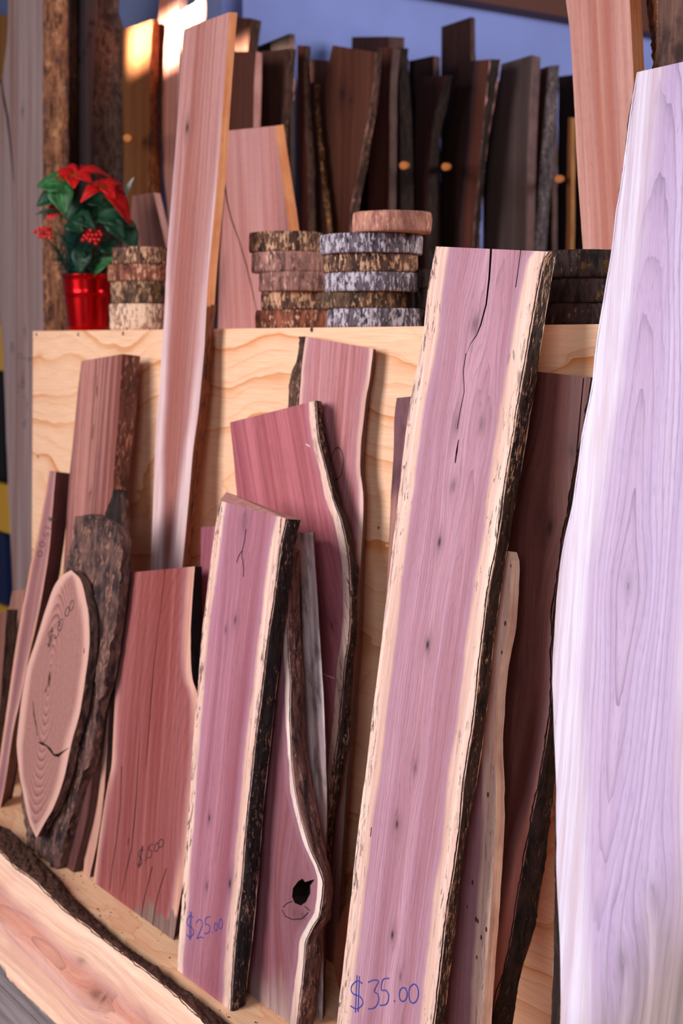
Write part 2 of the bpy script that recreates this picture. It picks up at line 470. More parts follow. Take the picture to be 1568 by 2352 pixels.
GL = {'0': [[(.5, 0), (.15, .15), (0, .5), (.12, .88), (.45, 1), (.82, .85), (1, .5), (.85, .12), (.5, 0)]],
      '1': [[(.6, 0), (.5, .5), (.35, 1)]],
      '2': [[(.0, .2), (.3, 0), (.75, .05), (.85, .3), (.5, .65), (.1, 1), (.5, .93), (1, .97)]],
      '3': [[(.0, .08), (.5, 0), (.95, .05), (.55, .38), (.9, .5), (.95, .75), (.55, .97), (.0, 1)]],
      '5': [[(.95, 0), (.35, .05), (.2, .42), (.65, .45), (.9, .65), (.7, .95), (.05, 1)]],
      '8': [[(.8, .1), (.3, 0), (.1, .2), (.5, .45), (.95, .7), (.7, 1), (.2, .95), (.1, .7), (.5, .45), (.9, .2), (.8, .1)]],
      '.': [[(.3, .4), (.7, .7)]], '-': [[(0, .5), (1, .45)]],
      '$': [[(.9, .22), (.5, .15), (.08, .3), (.15, .48), (.75, .58), (.95, .75), (.5, .9), (.0, .82)], [(.5, 0), (.38, 1)], [(.68, .02), (.58, .98)]],
      'B': [[(.1, 0), (.1, 1), (.8, .9), (.8, .6), (.2, .5), (.7, .35), (.6, .05), (.1, 0)]]}
def glyphs(items, ang=0.0):
    """items: (char, centre x, centre y, width, height) in pixels; turned clockwise by ang"""
    out = []
    c, s = math.cos(math.radians(ang)), math.sin(math.radians(ang))
    for (ch, x, y, wd, ht) in items:
        for st in GL[ch]:
            q = []
            pts = [((a - .5) * wd, (b - .5) * ht) for a, b in st]
            # round the corners a little
            dense = []
            for i in range(len(pts) - 1):
                p0 = pts[max(i - 1, 0)]; p1 = pts[i]; p2 = pts[i + 1]; p3 = pts[min(i + 2, len(pts) - 1)]
                for k in range(4):
                    t = k / 4
                    dense.append(tuple(0.5 * (2 * p1[e] + (p2[e] - p0[e]) * t + (2 * p0[e] - 5 * p1[e] + 4 * p2[e] - p3[e]) * t * t + (3 * p1[e] - p0[e] - 3 * p2[e] + p3[e]) * t ** 3) for e in (0, 1)))
            dense.append(pts[-1])
            for (a, b) in dense: q.append((x + a * c - b * s, y + a * s + b * c))
            out.append(q)
    return out

# ------------------------------------------------------------------ common materials
INK_BLUE = plain('blue_ink', (62, 70, 150), 0.7)
INK_BLACK = plain('black_ink', (50, 36, 40), 0.7)
CRACK = plain('crack_dark', (30, 17, 16), 0.9, 0.1)
BARK_BLACK = bark_mat('black_bark', (26, 23, 28), (58, 46, 45), (196, 150, 125), 0.36, 1.0)
BARK_BLACK2 = bark_mat('black_bark_fine', (30, 25, 28), (72, 56, 50), (205, 165, 135), 0.42, 6.0)
BARK_BROWN = bark_mat('brown_bark', (38, 26, 24), (96, 66, 55), (170, 128, 104), 0.35, 2.0)
BARK_TAN = bark_mat('tan_bark', (62, 38, 30), (140, 92, 68), (196, 140, 104), 0.5, 3.0)
BARK_DARK = bark_mat('dark_bark', (18, 13, 13), (50, 36, 33), (104, 78, 66), 0.25, 4.0)
BARK_GREY = bark_mat('grey_bark', (46, 40, 46), (96, 84, 88), (150, 132, 132), 0.45, 5.0)
BARK_PALE = bark_mat('pale_inner_bark', (120, 80, 74), (196, 156, 142), (238, 212, 196), 0.55, 8.0)
SAW_EDGE = edge_mat('warm_sawn_edge', (232, 158, 108), (204, 118, 74), 1.0)
PINK_EDGE = edge_mat('pink_sawn_edge', (205, 150, 140), (170, 110, 104), 2.0)
DARK_EDGE = edge_mat('dark_sawn_edge', (92, 62, 58), (56, 38, 38), 3.0)
SAP_EDGE = edge_mat('sap_edge', (244, 214, 192), (190, 150, 134), 4.0)
END_GRAIN = edge_mat('end_grain', (186, 138, 130), (130, 88, 84), 5.0)
OLD_EDGE = edge_mat('old_weathered_edge', (112, 82, 80), (72, 50, 52), 6.0)
ENDS = (END_GRAIN,)

# ------------------------------------------------------------------ setting
def wall_mat(name, c):
    g = NT(name); o, x, y, z = g.obj()
    n = g.noise(o, 1.4, 4.0, 0.6); n2 = g.noise(o, 40.0, 2.0)
    g.bump(n2, 0.1, 0.002)
    return g.out(g.mix(g.mapr(n, 0.3, 0.7), lin(c), lin(tuple(v * 0.92 for v in c))), 0.8, 0.2)
g = NT('grey_floor_boards'); o_, x_, y_, z_ = g.obj()
n_ = g.noise(g.vec(g.math('MULTIPLY', x_, 3.0), g.math('MULTIPLY', y_, 60.0), 0.0), 1.0, 4.0, 0.6)
FLOOR = g.out(g.mix(g.mapr(n_, 0.3, 0.7), lin((158, 148, 150)), lin((116, 108, 112))), 0.7, 0.3)
WALL = wall_mat('blue_wall_paint', (146, 162, 234))
WALL2 = wall_mat('shaded_blue_paint', (128, 140, 184))  # the side wall's shade is put into this duller, darker blue
XW, YW = -4.55, 2.73
def structure(o): o['kind'] = 'structure'; return o
fl = structure(box('floor', (-9, -3.5, -0.05), (2.5, 8, -0.006), FLOOR))
for i in range(9):     # floor boards in view in the lower left corner
    structure_part = box('floor_board', (-4.4, 0.30 + i * 0.10, -0.006), (-1.2, 0.397 + i * 0.10, 0.0), FLOOR, fl)
wb = structure(box('wall_back', (XW - 0.15, YW, 0), (XW, 8, 3.4), WALL))
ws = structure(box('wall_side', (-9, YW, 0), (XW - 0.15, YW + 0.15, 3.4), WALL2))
BEAM = wood('dark_beam_wood', (96, 60, 50), (62, 38, 36), seed=31)
wbm = box('trim_1', (XW + 0.001, 2.9, 2.615), (XW + 0.10, 7.6, 2.79), edge_mat('dark_beam', (110, 66, 56), (66, 40, 38), 9.0)); structure(wbm)
fl2 = mesh_obj('wall_scuff', [Vector((XW + 0.001, 3.62 + 0.012 * math.cos(k), 2.30 + 0.010 * math.sin(k) * (1.3 if k < 3 else 1))) for k in [i * 0.7 for i in range(9)]], [tuple(range(9))], [plain('scuff', (150, 140, 150))], wb)

# ------------------------------------------------------------------ plywood bin
g = NT('pine_plywood'); o_, x_, y_, z_ = g.obj()
w1 = g.noise(g.vec(g.math('MULTIPLY', x_, 1.1), 0.0, g.math('MULTIPLY', z_, 1.5)), 1.0, 1.5, 0.45)
w2 = g.noise(g.vec(g.math('MULTIPLY', x_, 6.0), 0.0, g.math('MULTIPLY', z_, 14.0)), 1.0, 2.0, 0.5)
ph = g.math('ADD', g.math('MULTIPLY', z_, 7.5), g.math('ADD', g.math('MULTIPLY', w1, 7.0), g.math('MULTIPLY', w2, 0.55)))
sw = g.math('FRACT', ph)
band = g.math('ADD', g.math('POWER', sw, 7.0), g.math('MULTIPLY', g.math('POWER', g.math('FRACT', g.math('MULTIPLY', ph, 2.3)), 9.0), 0.45))
gr = g.noise(g.vec(g.math('MULTIPLY', x_, 9.0), 0.0, g.math('MULTIPLY', z_, 260.0)), 1.0, 3.0, 0.6)
pc = g.mix(g.mapr(gr, 0.3, 0.7), lin((246, 202, 166)), lin((234, 184, 148)))
amp = g.noise(g.vec(g.math('MULTIPLY', x_, 2.2), 3.0, g.math('MULTIPLY', z_, 5.0)), 1.0, 2.0)
pc = g.mix(g.math('MULTIPLY', band, g.mapr(amp, 0.28, 0.58, 0.25, 0.95)), pc, lin((212, 132, 72)))
sp = g.N.new('ShaderNodeTexVoronoi'); sp.inputs['Scale'].default_value = 2.3; g.L.new(g.vec(x_, 0.0, g.math('MULTIPLY', z_, 2.0)), sp.inputs['Vector'])
pc = g.mix(g.math('MULTIPLY', g.mapr(sp.outputs['Distance'], 0.045, 0.02), 0.55), pc, lin((176, 96, 50)))
PLY = g.out(pc, 0.55, 0.3)
PLY_EDGE = edge_mat('plywood_edge', (236, 190, 150), (180, 120, 84), 7.0)
g = NT('base_plywood'); o_, x_, y_, z_ = g.obj()
w1 = g.noise(g.vec(g.math('MULTIPLY', x_, 2.0), g.math('MULTIPLY', y_, 6.0), 0.0), 1.0, 3.0, 0.5)
gr = g.noise(g.vec(g.math('MULTIPLY', x_, 9.0), g.math('MULTIPLY', y_, 160.0), 0.0), 1.0, 3.0, 0.6)
pc = g.mix(g.mapr(gr, 0.3, 0.7), lin((240, 196, 158)), lin((226, 178, 140)))
pc = g.mix(g.math('MULTIPLY', g.math('POWER', g.math('FRACT', g.math('MULTIPLY', w1, 7.0)), 4.0), 0.5), pc, lin((214, 140, 92)))
PLYB = g.out(pc, 0.6, 0.3)
XL = None
p0 = Plane(1.57, k=0.033)
XL = p0.hit(75, 900).x
XR = 0.55
ZS = ZB + 1.22
bin_ = empty('plywood_bin', (XL, 1.4, 0)); tag(bin_, 'pale pine plywood bin with tall front panel and low floor board behind the leaning slabs', 'bin')
def wbox(name, v, mat, parent):
    f = [(0, 1, 2, 3), (4, 5, 6, 7), (0, 1, 5, 4), (1, 2, 6, 5), (2, 3, 7, 6), (3, 0, 4, 7)]
    o = mesh_obj(name, [Vector(q) - bin_.location for q in v], f, [mat], parent); return o
def prism(x0, x1, ya0, yb0, z0, ya1, yb1, z1):
    return [(x0, ya0, z0), (x1, ya0, z0), (x1, yb0, z0), (x0, yb0, z0), (x0, ya1, z1), (x1, ya1, z1), (x1, yb1, z1), (x0, yb1, z1)]
wbox('front_panel', prism(XL, XR, 1.57, 1.588, ZB, 1.57 + .033 * 1.22, 1.588 + .033 * 1.22, ZS), PLY, bin_)
wbox('shelf_top', prism(XL, XR, 1.6288, 2.06, ZS - 0.018, 1.6288, 2.06, ZS - 0.0005), PLYB, bin_)
wbox('floor_board', prism(XL - 0.75, XR - 1.55, 1.207, 1.568, ZB - 0.02, 1.207, 1.568, ZB - 0.0005), PLYB, bin_)
wbox('front_sill', prism(XL - 0.75, XR - 1.55, 1.215, 1.24, 0.0, 1.215, 1.24, ZB - 0.02), PLYB, bin_)
wbox('rear_sill', prism(XL - 0.75, XR - 1.55, 1.53, 1.568, 0.0, 1.53, 1.568, ZB - 0.02), PLYB, bin_)
wbox('end_panel', prism(XL + 0.002, XL + 0.02, 1.59, 2.06, ZB, 1.63, 2.06, ZS - 0.018), PLYB, bin_)
wbox('back_post', prism(XR - 0.05, XR - 0.005, 2.0, 2.05, 0, 2.0, 2.05, ZS - 0.018), PLYB, bin_)
wbox('back_post', prism(XL + 0.03, XL + 0.075, 2.0, 2.05, 0, 2.0, 2.05, ZS - 0.018), PLYB, bin_)
SCREW = plain('screw_steel', (120, 105, 98), 0.35, 0.5, 0.8); SLOT = plain('screw_slot', (40, 30, 28), 0.6)
for (x, y) in ((84, 768), (180, 768), (283, 766), (716, 757), (88, 1048), (1095, 757), (870, 1212)):
    c = p0.hit(x, y); vs = []; r_ = 0.0055 if y != 1212 else 0.002
    for k in range(12):
        a = k * math.pi / 6; vs.append(c + p0.u * (math.cos(a) * r_) + p0.v * (math.sin(a) * r_) + p0.n * 0.0003)
    for k in range(12):
        a = k * math.pi / 6; vs.append(c + p0.u * (math.cos(a) * r_ * .7) + p0.v * (math.sin(a) * r_ * .7) + p0.n * 0.0018)
    s_ = mesh_obj('screw', [v - bin_.location for v in vs], [tuple(range(12, 24))] + [(k, (k + 1) % 12, 12 + (k + 1) % 12, 12 + k) for k in range(12)], [SCREW], bin_)
    vs = [c + p0.u * a + p0.v * b + p0.n * 0.002 for (a, b) in ((-.0008, -.0036), (.0008, -.0036), (.0008, .0036), (-.0008, .0036))]
    mesh_obj('screw_slot', [v - bin_.location for v in vs], [(0, 1, 2, 3)], [SLOT], s_)
# sawdust and bark crumbs on the floor board
vs = []; fs = []
for k in range(420):
    x = random.uniform(XL - 0.1, -1.35); y = random.uniform(1.205, 1.30) if random.random() < .75 else random.uniform(1.3, 1.5)
    r_ = random.choice((0.0008, 0.0012, 0.0018, 0.0018, 0.003)); b = len(vs)
    for q in ((1, 0, 0), (-.6, .8, 0), (-.5, -.8, 0), (0, 0, 1)):
        a = random.random() * 6.28
        vs.append(Vector((x + (q[0] * math.cos(a) - q[1] * math.sin(a)) * r_ * 1.6, y + (q[0] * math.sin(a) + q[1] * math.cos(a)) * r_, ZB - 0.0004 + q[2] * r_)))
    fs += [(b, b + 1, b + 2), (b, b + 1, b + 3), (b + 1, b + 2, b + 3), (b + 2, b, b + 3)]
tag(mesh_obj('bark_crumbs', vs, fs, [plain('crumbs', (74, 46, 36), 0.9)]), 'dark bark crumbs and sawdust scattered on the plywood floor board', 'sawdust', kind='stuff')

# ------------------------------------------------------------------ boards leaning in the bin
MAUVE_A, MAUVE_B = (186, 140, 150), (146, 98, 108)
RED_A, RED_B = (176, 112, 116), (134, 74, 82)
SAP = (246, 214, 196)
# --- tall $35 slab
pl = Plane(1.222, 1.50, ax=((1130, 575), (900, 2300)))
u, v = fc(pl, 1085, 730)
m = wood('mauve_walnut', (204, 156, 172), (164, 114, 130), SAP, .036, .036, hue=.4, seed=1.3, cat=(fc(pl, 1000, 1720)[0], fc(pl, 1000, 1720)[1], .05, 150, .42), spots=.8, rough=.5,
         knots=kn(pl, [(1092, 745, 13, .55), (1050, 975, 12, .35), (1042, 1115, 9, .45), (1013, 1246, 6, .9), (988, 1483, 6, 1.0), (957, 1765, 7, .45), (915, 1895, 5, .9), (900, 2147, 5, .95), (921, 2243, 6, .5), (1105, 975, 13, .4)]))
b35 = board('live_edge_slab', 'tall mauve walnut slab priced $35.00 with cream sapwood edges and black bark', 'slab', pl,
    [(1001, 566), (986, 640), (966, 800), (943, 916), (922, 1077), (911, 1172), (890, 1350), (865, 1564), (844, 1733), (823, 1900), (805, 2067), (787, 2226), (773, 2352)],
    [(1265, 578), (1249, 602), (1234, 677), (1222, 744), (1208, 823), (1192, 916), (1178, 1010), (1164, 1091), (1150, 1196), (1141, 1256), (1123, 1350), (1110, 1453), (1098, 1564), (1085, 1675), (1068, 1779), (1058, 1886), (1042, 2008), (1026, 2103), (1015, 2206), (999, 2336)],
    .034, (m, SAP_EDGE, SAP_EDGE, SAP_EDGE), rows=110,
    Bk=[(1277, 580), (1265, 649), (1253, 724), (1238, 823), (1227, 898), (1211, 996), (1195, 1091), (1178, 1186), (1164, 1266), (1152, 1350), (1140, 1427), (1125, 1564), (1112, 1675), (1096, 1790), (1078, 1874), (1056, 2020), (1048, 2111), (1032, 2237), (1020, 2348)],
    bark=BARK_BLACK2, bulge=.002, seed=2)
carve(b35, [(1127, 540), (1127, 580), (1123, 640), (1116, 700), (1103, 748), (1094, 770), (1080, 790), (1070, 815)], [.0055, .005, .0046, .004, .0034, .0024, .0015, .0006], .025, CRACK)
cracks('hairline_crack', pl, [[(1070, 812), (1064, 850), (1066, 900), (1056, 950), (1050, 985)], [(1053, 1010), (1049, 1040), (1046, 1062)], [(1196, 572), (1190, 620), (1184, 660)], [(853, 1900), (851, 1922)]], .0011, CRACK, b35.o)
sp = ribbon('bark_inclusion', pl, [[(1052, 1015), (1049, 1036), (1045, 1064)]], [.001, .0036, .0008], CRACK, b35.o)
ribbon('price_lettering', pl, glyphs([('$', 820, 2283, 30, 86), ('3', 858, 2284, 25, 66), ('5', 883, 2278, 24, 62), ('.', 906, 2299, 6, 8), ('0', 926, 2284, 18, 32), ('0', 950, 2282, 22, 44)]), .0020, INK_BLUE, b35.o)

# --- thin worm-holed board behind it
pl = Plane(1.31, 1.53, ax=((1165, 1300), (1115, 2300)))
m = wood('wormy_walnut', (180, 132, 140), (140, 96, 104), SAP, 0, .030, seed=4.1, worm=.9, spots=.4)
board('plank', 'thin wormholed plank with cream ragged edge peeking out behind the $35.00 slab', 'plank', pl,
    [(1070, 1262), (1035, 1600), (1000, 1900), (965, 2200), (950, 2352)],
    [(1167, 1266), (1173, 1284), (1171, 1350), (1165, 1442), (1148, 1534), (1140, 1618), (1135, 1717), (1137, 1771), (1138, 1870), (1135, 1969), (1127, 2087), (1117, 2206), (1111, 2305), (1109, 2352)],
    .018, (m, SAP_EDGE, SAP_EDGE, END_GRAIN), seed=5, wob=.002)

# --- dark brown board with thick bark
pl = Plane(1.40, 1.562, ax=((1310, 860), (1190, 1900)))
m = wood('dark_walnut', (116, 70, 64), (78, 42, 40), (196, 138, 124), 0, .056, slope=.085, seed=6.2, rough=.42, spec=.4, knots=kn(pl, [(1266, 1212, 9, .9), (1245, 1190, 24, .25), (1190, 1555, 18, .35), (1215, 985, 10, .5), (1300, 1035, 6, .7)]), soft=.02)
bdk = board('live_edge_slab', 'dark brown walnut slab with shaggy bark right of the $35.00 slab', 'slab', pl,
    [(1180, 848), (1150, 1300), (1120, 1600), (1075, 2000), (1020, 2352)],
    [(1362, 867), (1338, 1000), (1302, 1180), (1284, 1300), (1270, 1400), (1268, 1534), (1262, 1656), (1236, 1809), (1210, 1941), (1190, 2056), (1173, 2166), (1139, 2293), (1122, 2352)],
    .045, (m, DARK_EDGE, DARK_EDGE, DARK_EDGE),
    Bk=[(1368, 867), (1346, 1000), (1312, 1180), (1294, 1300), (1282, 1400), (1282, 1534), (1280, 1656), (1274, 1780), (1262, 1890), (1252, 1980), (1240, 2056), (1222, 2151), (1202, 2214), (1188, 2277), (1177, 2352)],
    bark=BARK_DARK, bulge=.006, brough=.006, seed=7, K=9)
cracks('hairline_crack', pl, [[(1340, 868), (1334, 930), (1328, 1000), (1324, 1040)]], .0022, CRACK, bdk.o)

# --- narrow dark board at the left of the $35 slab
pl = Plane(1.46, 1.572)
m = wood('purple_brown_walnut', (140, 94, 100), (100, 62, 70), seed=8.8, blotch=.5, stain=((200, 140, 128), fc(pl, 900, 1130)[1], fc(pl, 900, 1170)[1], 0, fc(pl, 900, 1130)[0]))
board('plank', 'dark purplish plank with rounded corner, a sliver seen left of the $35.00 slab', 'plank', pl,
    [(911, 914), (907, 940), (903, 1046), (897, 1151), (892, 1256), (884, 1400), (872, 1560), (860, 1750)], [(1000, 905), (995, 1200), (970, 1700), (960, 2000)], .022, (m, PINK_EDGE, PINK_EDGE, DARK_EDGE), seed=9)

# --- round slice on edge low behind the $35 slab
pl = Plane(1.385, 1.50)
m = wood('orange_brown_slice', (160, 92, 66), (118, 62, 46), seed=10.5)
board('wood_slice', 'reddish brown round slice standing on edge low behind the $35.00 slab', 'wood slice', pl,
    [(822, 2052), (800, 2072), (780, 2110), (769, 2160), (766, 2200), (770, 2240), (785, 2285), (815, 2330)],
    [(824, 2052), (850, 2072), (872, 2110), (882, 2160), (885, 2200), (880, 2240), (862, 2290), (818, 2332)], .028, (m, BARK_BROWN, BARK_BROWN, BARK_BROWN), rows=40, wob=.0005, cosine=True, seed=11)

# --- tall pale lavender slab at the right
pl = Plane(1.03, 1.40, ax=((1580, 160), (1440, 2300)))
m = wood('bleached_lavender_walnut', (212, 192, 220), (182, 156, 192), (230, 222, 240), .052, .05, seed=12.2, hue=.12, rough=.5, soft=.03, contrast=.9,
         cat=(fc(pl, 1440, 1345)[0], fc(pl, 1440, 1345)[1], .085, 105, .55), knots=kn(pl, [(1440, 1345, 13, .22), (1435, 2205, 14, .28), (1500, 2060, 14, .22)]),
         stain=((200, 174, 170), fc(pl, 1560, 1850)[1], fc(pl, 1560, 2350)[1], -1.6, fc(pl, 1560, 1900)[0]))
bt0 = board('live_edge_slab', 'tallest pale lavender slab filling the right side, nearest to the viewer', 'slab', pl,
    [(1462, 166), (1450, 235), (1437, 330), (1428, 400), (1415, 480), (1401, 594), (1385, 685), (1367, 800), (1355, 905), (1341, 968), (1327, 1063), (1313, 1158), (1295, 1245), (1283, 1326), (1276, 1400), (1268, 1530), (1272, 1656), (1276, 1771), (1277, 1900), (1278, 2007), (1282, 2116), (1287, 2224), (1288, 2352)],
    [(1700, 112), (1690, 600), (1640, 1400), (1640, 2352)], .05, (m, SAP_EDGE, SAP_EDGE, SAP_EDGE), zbase=0.0, rows=110, seed=13,
    Ak=[(1482, 160), (1470, 260), (1450, 420), (1420, 640), (1388, 840), (1352, 1050), (1315, 1250), (1296, 1400), (1290, 1530), (1290, 1750), (1284, 1900), (1278, 2000), (1274, 2116), (1270, 2224), (1268, 2352)],
    bark_left=BARK_DARK, bulge=.001, brough=.002)

# --- $25 slab
pl = Plane(1.222, 1.398, ax=((585, 1170), (470, 2270)))
m = wood('rosy_walnut', (188, 130, 144), (148, 90, 108), SAP, .025, .034, hue=.45, seed=14.4, spots=.9, cat=(fc(pl, 540, 1500)[0], fc(pl, 540, 1500)[1], .045, 130, .3),
         knots=kn(pl, [(538, 1423, 6, .7), (517, 1446, 5, .6), (476, 1876, 4, .95), (524, 2027, 6, .95), (471, 2033, 6, .6), (560, 1200, 16, .35)]))
b25 = board('live_edge_slab', 'rosy walnut slab priced $25.00 with cream edges and flaking black bark', 'slab', pl,
    [(504, 1150), (494, 1216), (480, 1316), (466, 1432), (455, 1565), (443, 1710), (436, 1833), (426, 1949), (418, 2065), (410, 2164), (406, 2236)],
    [(660, 1192), (645, 1266), (630, 1382), (615, 1482), (602, 1598), (587, 1710), (579, 1783), (566, 1906), (556, 2032), (546, 2115), (537, 2214), (531, 2332)],
    .036, (m, SAP_EDGE, SAP_EDGE, PINK_EDGE), rows=100,
    Bk=[(692, 1194), (675, 1266), (662, 1366), (647, 1482), (637, 1565), (622, 1707), (609, 1816), (599, 1932), (589, 2065), (581, 2148), (569, 2247), (562, 2330)],
    Ak=[(520, 1130), (512, 1216), (498, 1316), (484, 1432), (473, 1565), (461, 1710), (454, 1833), (444, 1949), (436, 2065), (428, 2164), (422, 2236)],
    bark=BARK_BLACK, bulge=.003, brough=.0035, seed=15, K=9)
cracks('hairline_crack', pl, [[(565, 1215), (562, 1240), (557, 1262), (555, 1282)], [(556, 1265), (548, 1278), (544, 1292)], [(557, 1282), (560, 1305), (559, 1325)]], .0016, CRACK, b25.o)
ribbon('price_lettering', pl, glyphs([('$', 437, 2126, 17, 66), ('2', 459, 2134, 17, 43), ('5', 476, 2125, 15, 38), ('.', 488, 2141, 4, 5), ('0', 496, 2129, 7, 19), ('0', 507, 2122, 8, 23)]), .0019, INK_BLUE, b25.o)

# --- crooked branch slab behind it, with knot hole
pl = Plane(1.283, 1.43, ax=((660, 1300), (630, 2300)))
m = wood('crotch_walnut', (164, 112, 122), (124, 76, 86), (248, 226, 214), 0, .020, seed=16.6, knots=kn(pl, [(693, 2052, 22, .35), (690, 2100, 16, .3)]), soft=.004, stain=((206, 180, 170), fc(pl, 690, 2260)[1], fc(pl, 690, 2420)[1], 0, fc(pl, 690, 2260)[0]), spots=.25)
bbr = board('live_edge_slab', 'crooked walnut slab with knot hole and winding white edge beside the $25.00 slab', 'slab', pl,
    [(610, 1262), (600, 1500), (590, 1700), (577, 2000), (563, 2284)],
    [(669, 1266), (665, 1336), (662, 1432), (664, 1498), (668, 1565), (667, 1647), (669, 1700), (673, 1766), (685, 1849), (698, 1899), (715, 1952), (736, 1998), (744, 2030), (741, 2065), (736, 2098), (718, 2134), (703, 2171), (698, 2231), (692, 2280), (682, 2362)],
    .034, (m, PINK_EDGE, PINK_EDGE, END_GRAIN), rows=110, wob=.001,
    Bk=[(690, 1262), (688, 1329), (692, 1482), (698, 1565), (700, 1647), (702, 1700), (712, 1783), (725, 1849), (738, 1916), (750, 1965), (760, 2008), (763, 2065), (760, 2098), (741, 2138), (736, 2197), (728, 2264), (718, 2362)],
    bark=bark_mat('branch_bark', (52, 36, 36), (124, 84, 76), (176, 136, 124), .4, 12.0), bulge=.004, brough=.002, seed=17, K=9)
hp = [(672, 2040), (684, 2024), (694, 2018), (700, 2026), (712, 2022), (722, 2020), (712, 2034), (712, 2052), (702, 2072), (690, 2080), (676, 2074), (670, 2060)]
vs = [pl.hit(*q) + pl.n * .005 for q in hp] + [pl.hit(q[0] + 3, q[1]) - pl.n * .03 for q in hp]
n_ = len(hp)
boolean(bbr.o, mesh_obj('cutter', vs, [tuple(range(n_)), tuple(range(n_, 2 * n_))] + [(k, (k + 1) % n_, n_ + (k + 1) % n_, n_ + k) for k in range(n_)], [CRACK]))
cracks('hairline_crack', pl, [[(650, 2084), (660, 2074), (672, 2070)], [(648, 2090), (655, 2104), (672, 2112), (694, 2110), (708, 2096)], [(712, 2032), (720, 2022)], [(700, 2082), (712, 2092)]], .0013, CRACK, bbr.o)

# --- weathered grey board behind the crooked slab
pl = Plane(1.336, 1.50, ax=((700, 1223), (735, 1700)))
m = wood('weathered_grey', (240, 226, 224), (168, 142, 148), seed=18.1, blotch=.75, contrast=1.5, rough=.8)
bgr = board('plank', 'weathered grey white plank standing upright behind the crooked slab with knot hole', 'plank', pl,
    [(668, 1224), (668, 1500), (690, 1800), (700, 2000)], [(720, 1223), (726, 1332), (733, 1448), (740, 1548), (746, 1681), (749, 1800), (750, 1900), (746, 1990)], .022, (m, DARK_EDGE, DARK_EDGE, SAP_EDGE), Bk=[(723, 1223), (729, 1332), (736, 1448), (743, 1548), (749, 1681), (752, 1800), (753, 1900), (750, 1990)], seed=19)
ribbon('split_line', pl, [[(686, 1285), (689, 1320), (692, 1400), (693, 1480), (697, 1565), (701, 1700), (706, 1780), (712, 1840)]], .003, plain('grey_groove', (70, 52, 54), .9), bgr.o)

# --- plum sliver left of the $25 slab
pl = Plane(1.365, 1.50)
m = wood('plum_walnut', (160, 96, 106), (128, 66, 80), seed=20.3)
board('plank', 'plum coloured plank peeking out between the $15.00 red slab and the $25.00 slab', 'plank', pl, [(461, 1211), (461, 1316), (461, 1465), (458, 1700)], [(585, 1200), (575, 1500), (555, 1900)], .02, (m, PINK_EDGE, PINK_EDGE, END_GRAIN), seed=21)

# --- burgundy slab with bent live edge
pl = Plane(1.405, 1.542, ax=((630, 950), (720, 1500)))
m = wood('burgundy_walnut', (196, 116, 122), (146, 72, 82), (244, 212, 196), 0, .024, seed=22.2, knots=kn(pl, [(760, 1437, 5, .9), (755, 1420, 16, .3)]), spots=1.0, soft=.005, cat=(fc(pl, 640, 1150)[0], fc(pl, 640, 1150)[1], .12, 90, .2))
brd = board('live_edge_slab', 'burgundy walnut slab with slanted top and bent cream and black live edge', 'slab', pl,
    [(528, 970), (532, 1008), (538, 1065), (543, 1130), (556, 1300), (580, 1700)],
    [(725, 920), (733, 1008), (752, 1084), (765, 1142), (786, 1199), (802, 1285), (805, 1340), (806, 1382), (803, 1465), (793, 1531), (783, 1647), (775, 1707), (765, 1783), (755, 1876), (748, 1950), (742, 2050), (735, 2250)],
    .030, (m, PINK_EDGE, PINK_EDGE, END_GRAIN), rows=90,
    Bk=[(735, 922), (748, 1008), (763, 1084), (782, 1161), (802, 1218), (818, 1290), (824, 1318), (818, 1382), (816, 1465), (806, 1581), (801, 1664), (803, 1705), (791, 1743), (775, 1833), (761, 1916), (755, 1982), (750, 2050), (743, 2250)],
    bark=BARK_BLACK2, bulge=.003, brough=.004, seed=23)
cracks('chalk_mark', pl, [[(741, 1546), (752, 1552), (768, 1558)], [(703, 1020), (712, 1026)]], .002, plain('chalk', (226, 200, 206)), brd.o)

# --- pink board against the plywood with bark on its left and a pen loop
pl = Plane(1.485, 1.580, ax=((780, 790), (745, 1300)))
m = wood('pink_walnut', (204, 146, 148), (160, 98, 104), (236, 196, 184), .012, .014, seed=24.7, contrast=1.2, cat=(fc(pl, 770, 1300)[0], fc(pl, 770, 1300)[1], .05, 90, .3))
bpk = board('live_edge_slab', 'pink walnut slab with ragged bark on its left and a drawn pen loop', 'slab', pl,
    [(702, 773), (694, 836), (687, 924), (684, 1200), (690, 1800)],
    [(857, 801), (851, 855), (842, 905), (834, 970), (828, 1027), (828, 1096), (834, 1123), (832, 1218), (827, 1314), (822, 1450), (812, 1580), (805, 1700), (795, 1800), (787, 1932), (778, 2098), (768, 2264)],
    .022, (m, OLD_EDGE, DARK_EDGE, END_GRAIN), Bk=[(863, 803), (858, 855), (849, 905), (842, 970), (837, 1027), (836, 1096), (840, 1123), (838, 1218), (834, 1314), (829, 1450), (820, 1580), (813, 1700), (803, 1800), (795, 1932), (786, 2098), (776, 2264)], Ak=[(689, 773), (683, 817), (664, 885), (662, 931), (672, 1200), (684, 1800)], bark_left=BARK_BROWN, bulge=.003, brough=.006, wob=.002, seed=25)
lp = [(774 + 14.5 * math.cos(a) - 2 * math.sin(a), 1065 + 37 * math.sin(a)) for a in [i * math.pi / 16 - 1.9 for i in range(36)]]
ribbon('pen_loop', pl, [lp], .0016, INK_BLACK, bpk.o)

